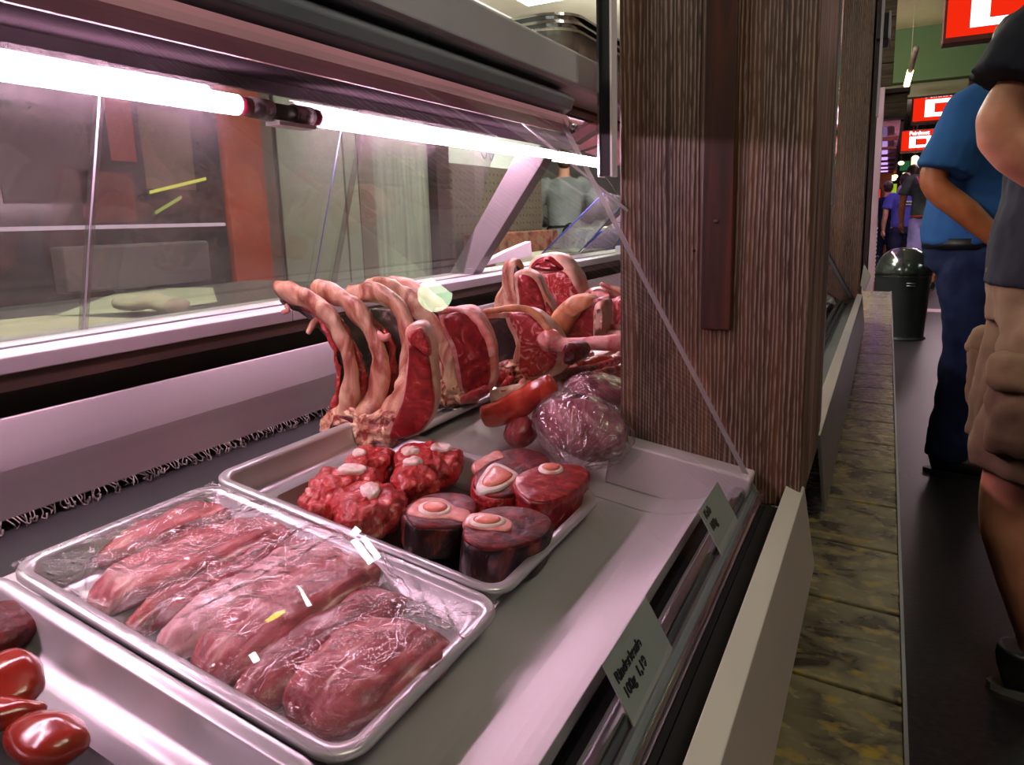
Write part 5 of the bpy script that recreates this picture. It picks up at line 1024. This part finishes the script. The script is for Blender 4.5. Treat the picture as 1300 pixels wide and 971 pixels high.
p4 = simple('person in grey green t-shirt and lilac shorts walking behind the bin', (gx(1174, 10.4), 10.4, 0), -.1, 1.74, 'skin2', 'greentee', 'lilac', .50, armout=.03, belt=M['orange'], lg=.08)
mb = MB(); mb.tube([p4.P(-.13, -.14, 1.42), p4.P(0, -.155, 1.2), p4.P(.17, -.12, 1.02)], .014, 8); mb.build('pink_strap', plain('pink_strap', '#c04880', .5), p4.root)
simple('person with brown hair in a pinkish top, half hidden behind the boy', (gx(1153, 12.2), 12.2, 0), .9, 1.66, 'skin3', 'pinkish', 'navy', .2, long=1)
simple('person in dark blue clothes, mostly hidden left of the boy', (gx(1124, 12.4), 12.4, 0), 0, 1.45, 'skin3', 'darkcoat', 'darkcoat', .2)
# --- butcher behind the counter
M['coat'] = fabric('grey_work_coat', '#868a8c'); M['apron'] = fabric('black_apron_cloth', '#1a1a1c')
bc = atx(717, 270, -3.0)
p7 = Person('person in grey work coat and black apron seen from behind beyond the counter', (-3.0, bc.y, 0), .45, 1.74, 'skin3')
L7 = [((.09, 0, .92), (.10, .02, .50), (.105, -.02, .08)), ((-.09, 0, .92), (-.10, .02, .50), (-.105, -.02, .08))]
mb = MB(); p7.rows(mb, TORSO); head(p7, mb); body_legs(mb, p7, L7)
for sx in (-1, 1): p7.limb(mb, [(sx*.175, 0, 1.40), (sx*.26, .0, 1.24), (sx*.29, .03, 1.10), (sx*.25, .13, 1.02), (sx*.17, .24, 1.0)], [.05, .046, .040, .038, .026]); p7.hand(mb, (sx*.17, .24, 1.0), (-sx*.3, 1, 0), (-sx, 0, 0), .6, sx)
p7.finish(mb, 'body', p7.skin, .012); face(p7); hair(p7)
mb = MB(); p7.rows(mb, [(.55, 0, 0, .21, .17), (.75, 0, 0, .20, .16), (.93, 0, 0, .175, .14), (.97, 0, 0, .17, .135)]+infl(TORSO, .03, 1.05, 1.42)+[(1.46, 0, -.01, .09, .075)])
for sx in (-1, 1): p7.limb(mb, [(sx*.13, 0, 1.40), (sx*.21, 0, 1.36), (sx*.275, .005, 1.24), (sx*.295, .03, 1.10), (sx*.26, .12, 1.02), (sx*.2, .2, 1.0)], [.07, .082, .078, .07, .06, .055])
p7.finish(mb, 'work_coat', M['coat'], .014, .03, .14, 4)
mb = MB(); p7.rows(mb, [(.945, 0, 0, .182, .150), (.965, 0, 0, .182, .150)]); mb.build('apron_tie', M['apron'], p7.root)
mb = MB(); p7.limb(mb, [(.0, -.16, .955), (.02, -.18, .90), (.015, -.175, .75)], [.010, .012, .010]); p7.limb(mb, [(.0, -.16, .955), (-.03, -.18, .88), (-.025, -.175, .72)], [.010, .012, .010]); p7.limb(mb, [(0, -.165, .96), (.05, -.18, .985), (.06, -.17, .94), (0, -.165, .95)], [.008]*4); mb.build('apron_bow', M['apron'], p7.root)
mb = MB(); p7.rows(mb, [(.35, -.02, .09, .235, .125), (.6, -.02, .08, .235, .125), (.95, 0, .07, .19, .10)]); p7.finish(mb, 'apron', M['apron'], .014, .02, .14, 3)
mb = MB(); body_legs(mb, p7, L7, (.10, .09, .075, .07, .068, .062, .06)); p7.finish(mb, 'trousers', M['navy'], .014, .02, .1, 3)
shoes(p7, [(.105, -.02, 0), (-.105, -.02, 0)])
# ================================================================== LIGHTS
w = bpy.data.worlds.new('world'); S.world = w; w.use_nodes = True; w.node_tree.nodes['Background'].inputs[0].default_value = (.5, .45, .42, 1); w.node_tree.nodes['Background'].inputs[1].default_value = .05
def fill_lamp(label, x, y, sx, sy, c, s, z=2.52):  # light boxes added to brighten the rails, column, far people and shop
    o = thing('fill_light', label, 'lamp', (x, y, z))
    MB().box(x-sx/2, x+sx/2, y-sy/2, y+sy/2, z, z+.10).build('diffuser', emit('fill_glow', c, s), o, smooth=False)
    for a in (-.4, .4): MB().tube([V((x, y+a*sy, z+.1005)), V((x, y+a*sy, 2.749))], .006, 6).build('hanger', M['alu'], o)
fill_lamp('added fill light box above the aisle, nearest to the counter', .9, .3, .5, .5, '#ffeedd', 9)
fill_lamp('added fill light box behind the viewpoint', 1.0, -.6, .5, .5, '#ffeedd', 6)
fill_lamp('added fill light box above the aisle behind the green beam', 1.5, 9.7, .5, .5, '#ffe0f0', 22)
fill_lamp('added fill light box far down the aisle', 1.0, 13.0, .5, .5, '#ffe0f0', 26)
fill_lamp('added fill light box above the worktop behind the glass', -1.9, .5, .3, .9, '#fffdf2', 30)
fill_lamp('added fill light box in the shop near the butcher', -2.2, 4.4, .3, .9, '#fffdf2', 30)
fill_lamp('added fill light box in the shop beyond the big oak column', -1.15, 5.4, .5, .7, '#fffdf2', 34, z=2.25)
# lamps of the hall that the front glass mirrors
def skylight(label, pts, c, s_, group=None):
    cx = sum(p[0] for p in pts)/len(pts); cy = sum(p[1] for p in pts)/len(pts); o = thing('ceiling_skylight', label, 'skylight', (cx, cy, 2.73), group); n = len(pts)
    def pris(k, z0, z1):
        v = [V((cx+(p[0]-cx)*k, cy+(p[1]-cy)*k, z)) for z in (z0, z1) for p in pts]; return MB().add(v, [tuple(range(n)), tuple(range(2*n-1, n-1, -1))]+[(a, (a+1) % n, n+(a+1) % n, n+a) for a in range(n)])
    pris(1, 2.731, 2.736).build('glowing_pane', emit('sky_pane', c, s_), o, smooth=False); pris(1.06, 2.7365, 2.7495).build('frame', M['sill'], o, smooth=False)
skylight('long narrow skylight over the hall, the nearer of a close pair', [(4.212, 4.722), (4.201, 4.794), (4.979, 5.518), (4.983, 5.428)], '#ffffff', 34)
skylight('long narrow skylight over the hall, the farther of a close pair', [(4.267, 4.889), (4.263, 4.956), (5.002, 5.654), (5.0, 5.571)], '#ffffff', 34)
skylight('small square skylight at the end of the narrow pair', [(4.038, 4.603), (3.96, 4.646), (4.116, 4.813), (4.165, 4.751)], '#ffffff', 34)
skylight('thin tapering skylight over the hall', [(4.418, 4.134), (4.438, 4.162), (5.016, 4.599), (4.978, 4.517)], '#ffffff', 34)
skylight('small skylight near the right wall of the hall', [(5.168, 3.892), (5.178, 3.967), (5.449, 4.132), (5.418, 4.045)], '#ffffff', 34)
skylight('small yellow ceiling lamp of the hall', [(4.686, 3.88), (4.664, 3.96), (4.715, 4.11), (4.774, 4.146), (4.785, 4.048), (4.748, 3.933)], '#ffe21a', 18)
rl = thing('globe_lamp', 'round greenish white globe lamp mirrored in the front glass', 'lamp', (1.127, 3.516, 2.39))
blob('globe', (1.127, 3.516, 2.5), (.103, .103, .103), emit('globe_glow', '#dcffd0', 9), rl, nz=0, seg=40)
MB().tube([V((1.127, 3.516, 2.604)), V((1.127, 3.516, 2.749))], .008, 8).build('stem', M['alu'], rl)
vs = S.view_settings; vs.view_transform = 'Standard'; vs.look = 'None'; vs.gamma = 1; vs.use_curve_mapping = False; vs.exposure = .4
S.cycles.max_bounces = 10; S.cycles.transparent_max_bounces = 24; S.cycles.sample_clamp_indirect = 6; S.cycles.caustics_reflective = False; S.cycles.caustics_refractive = False
for o_ in list(bpy.data.objects):
    if o_.type == 'EMPTY' and not o_.children: print('EMPTY THING', o_.name)
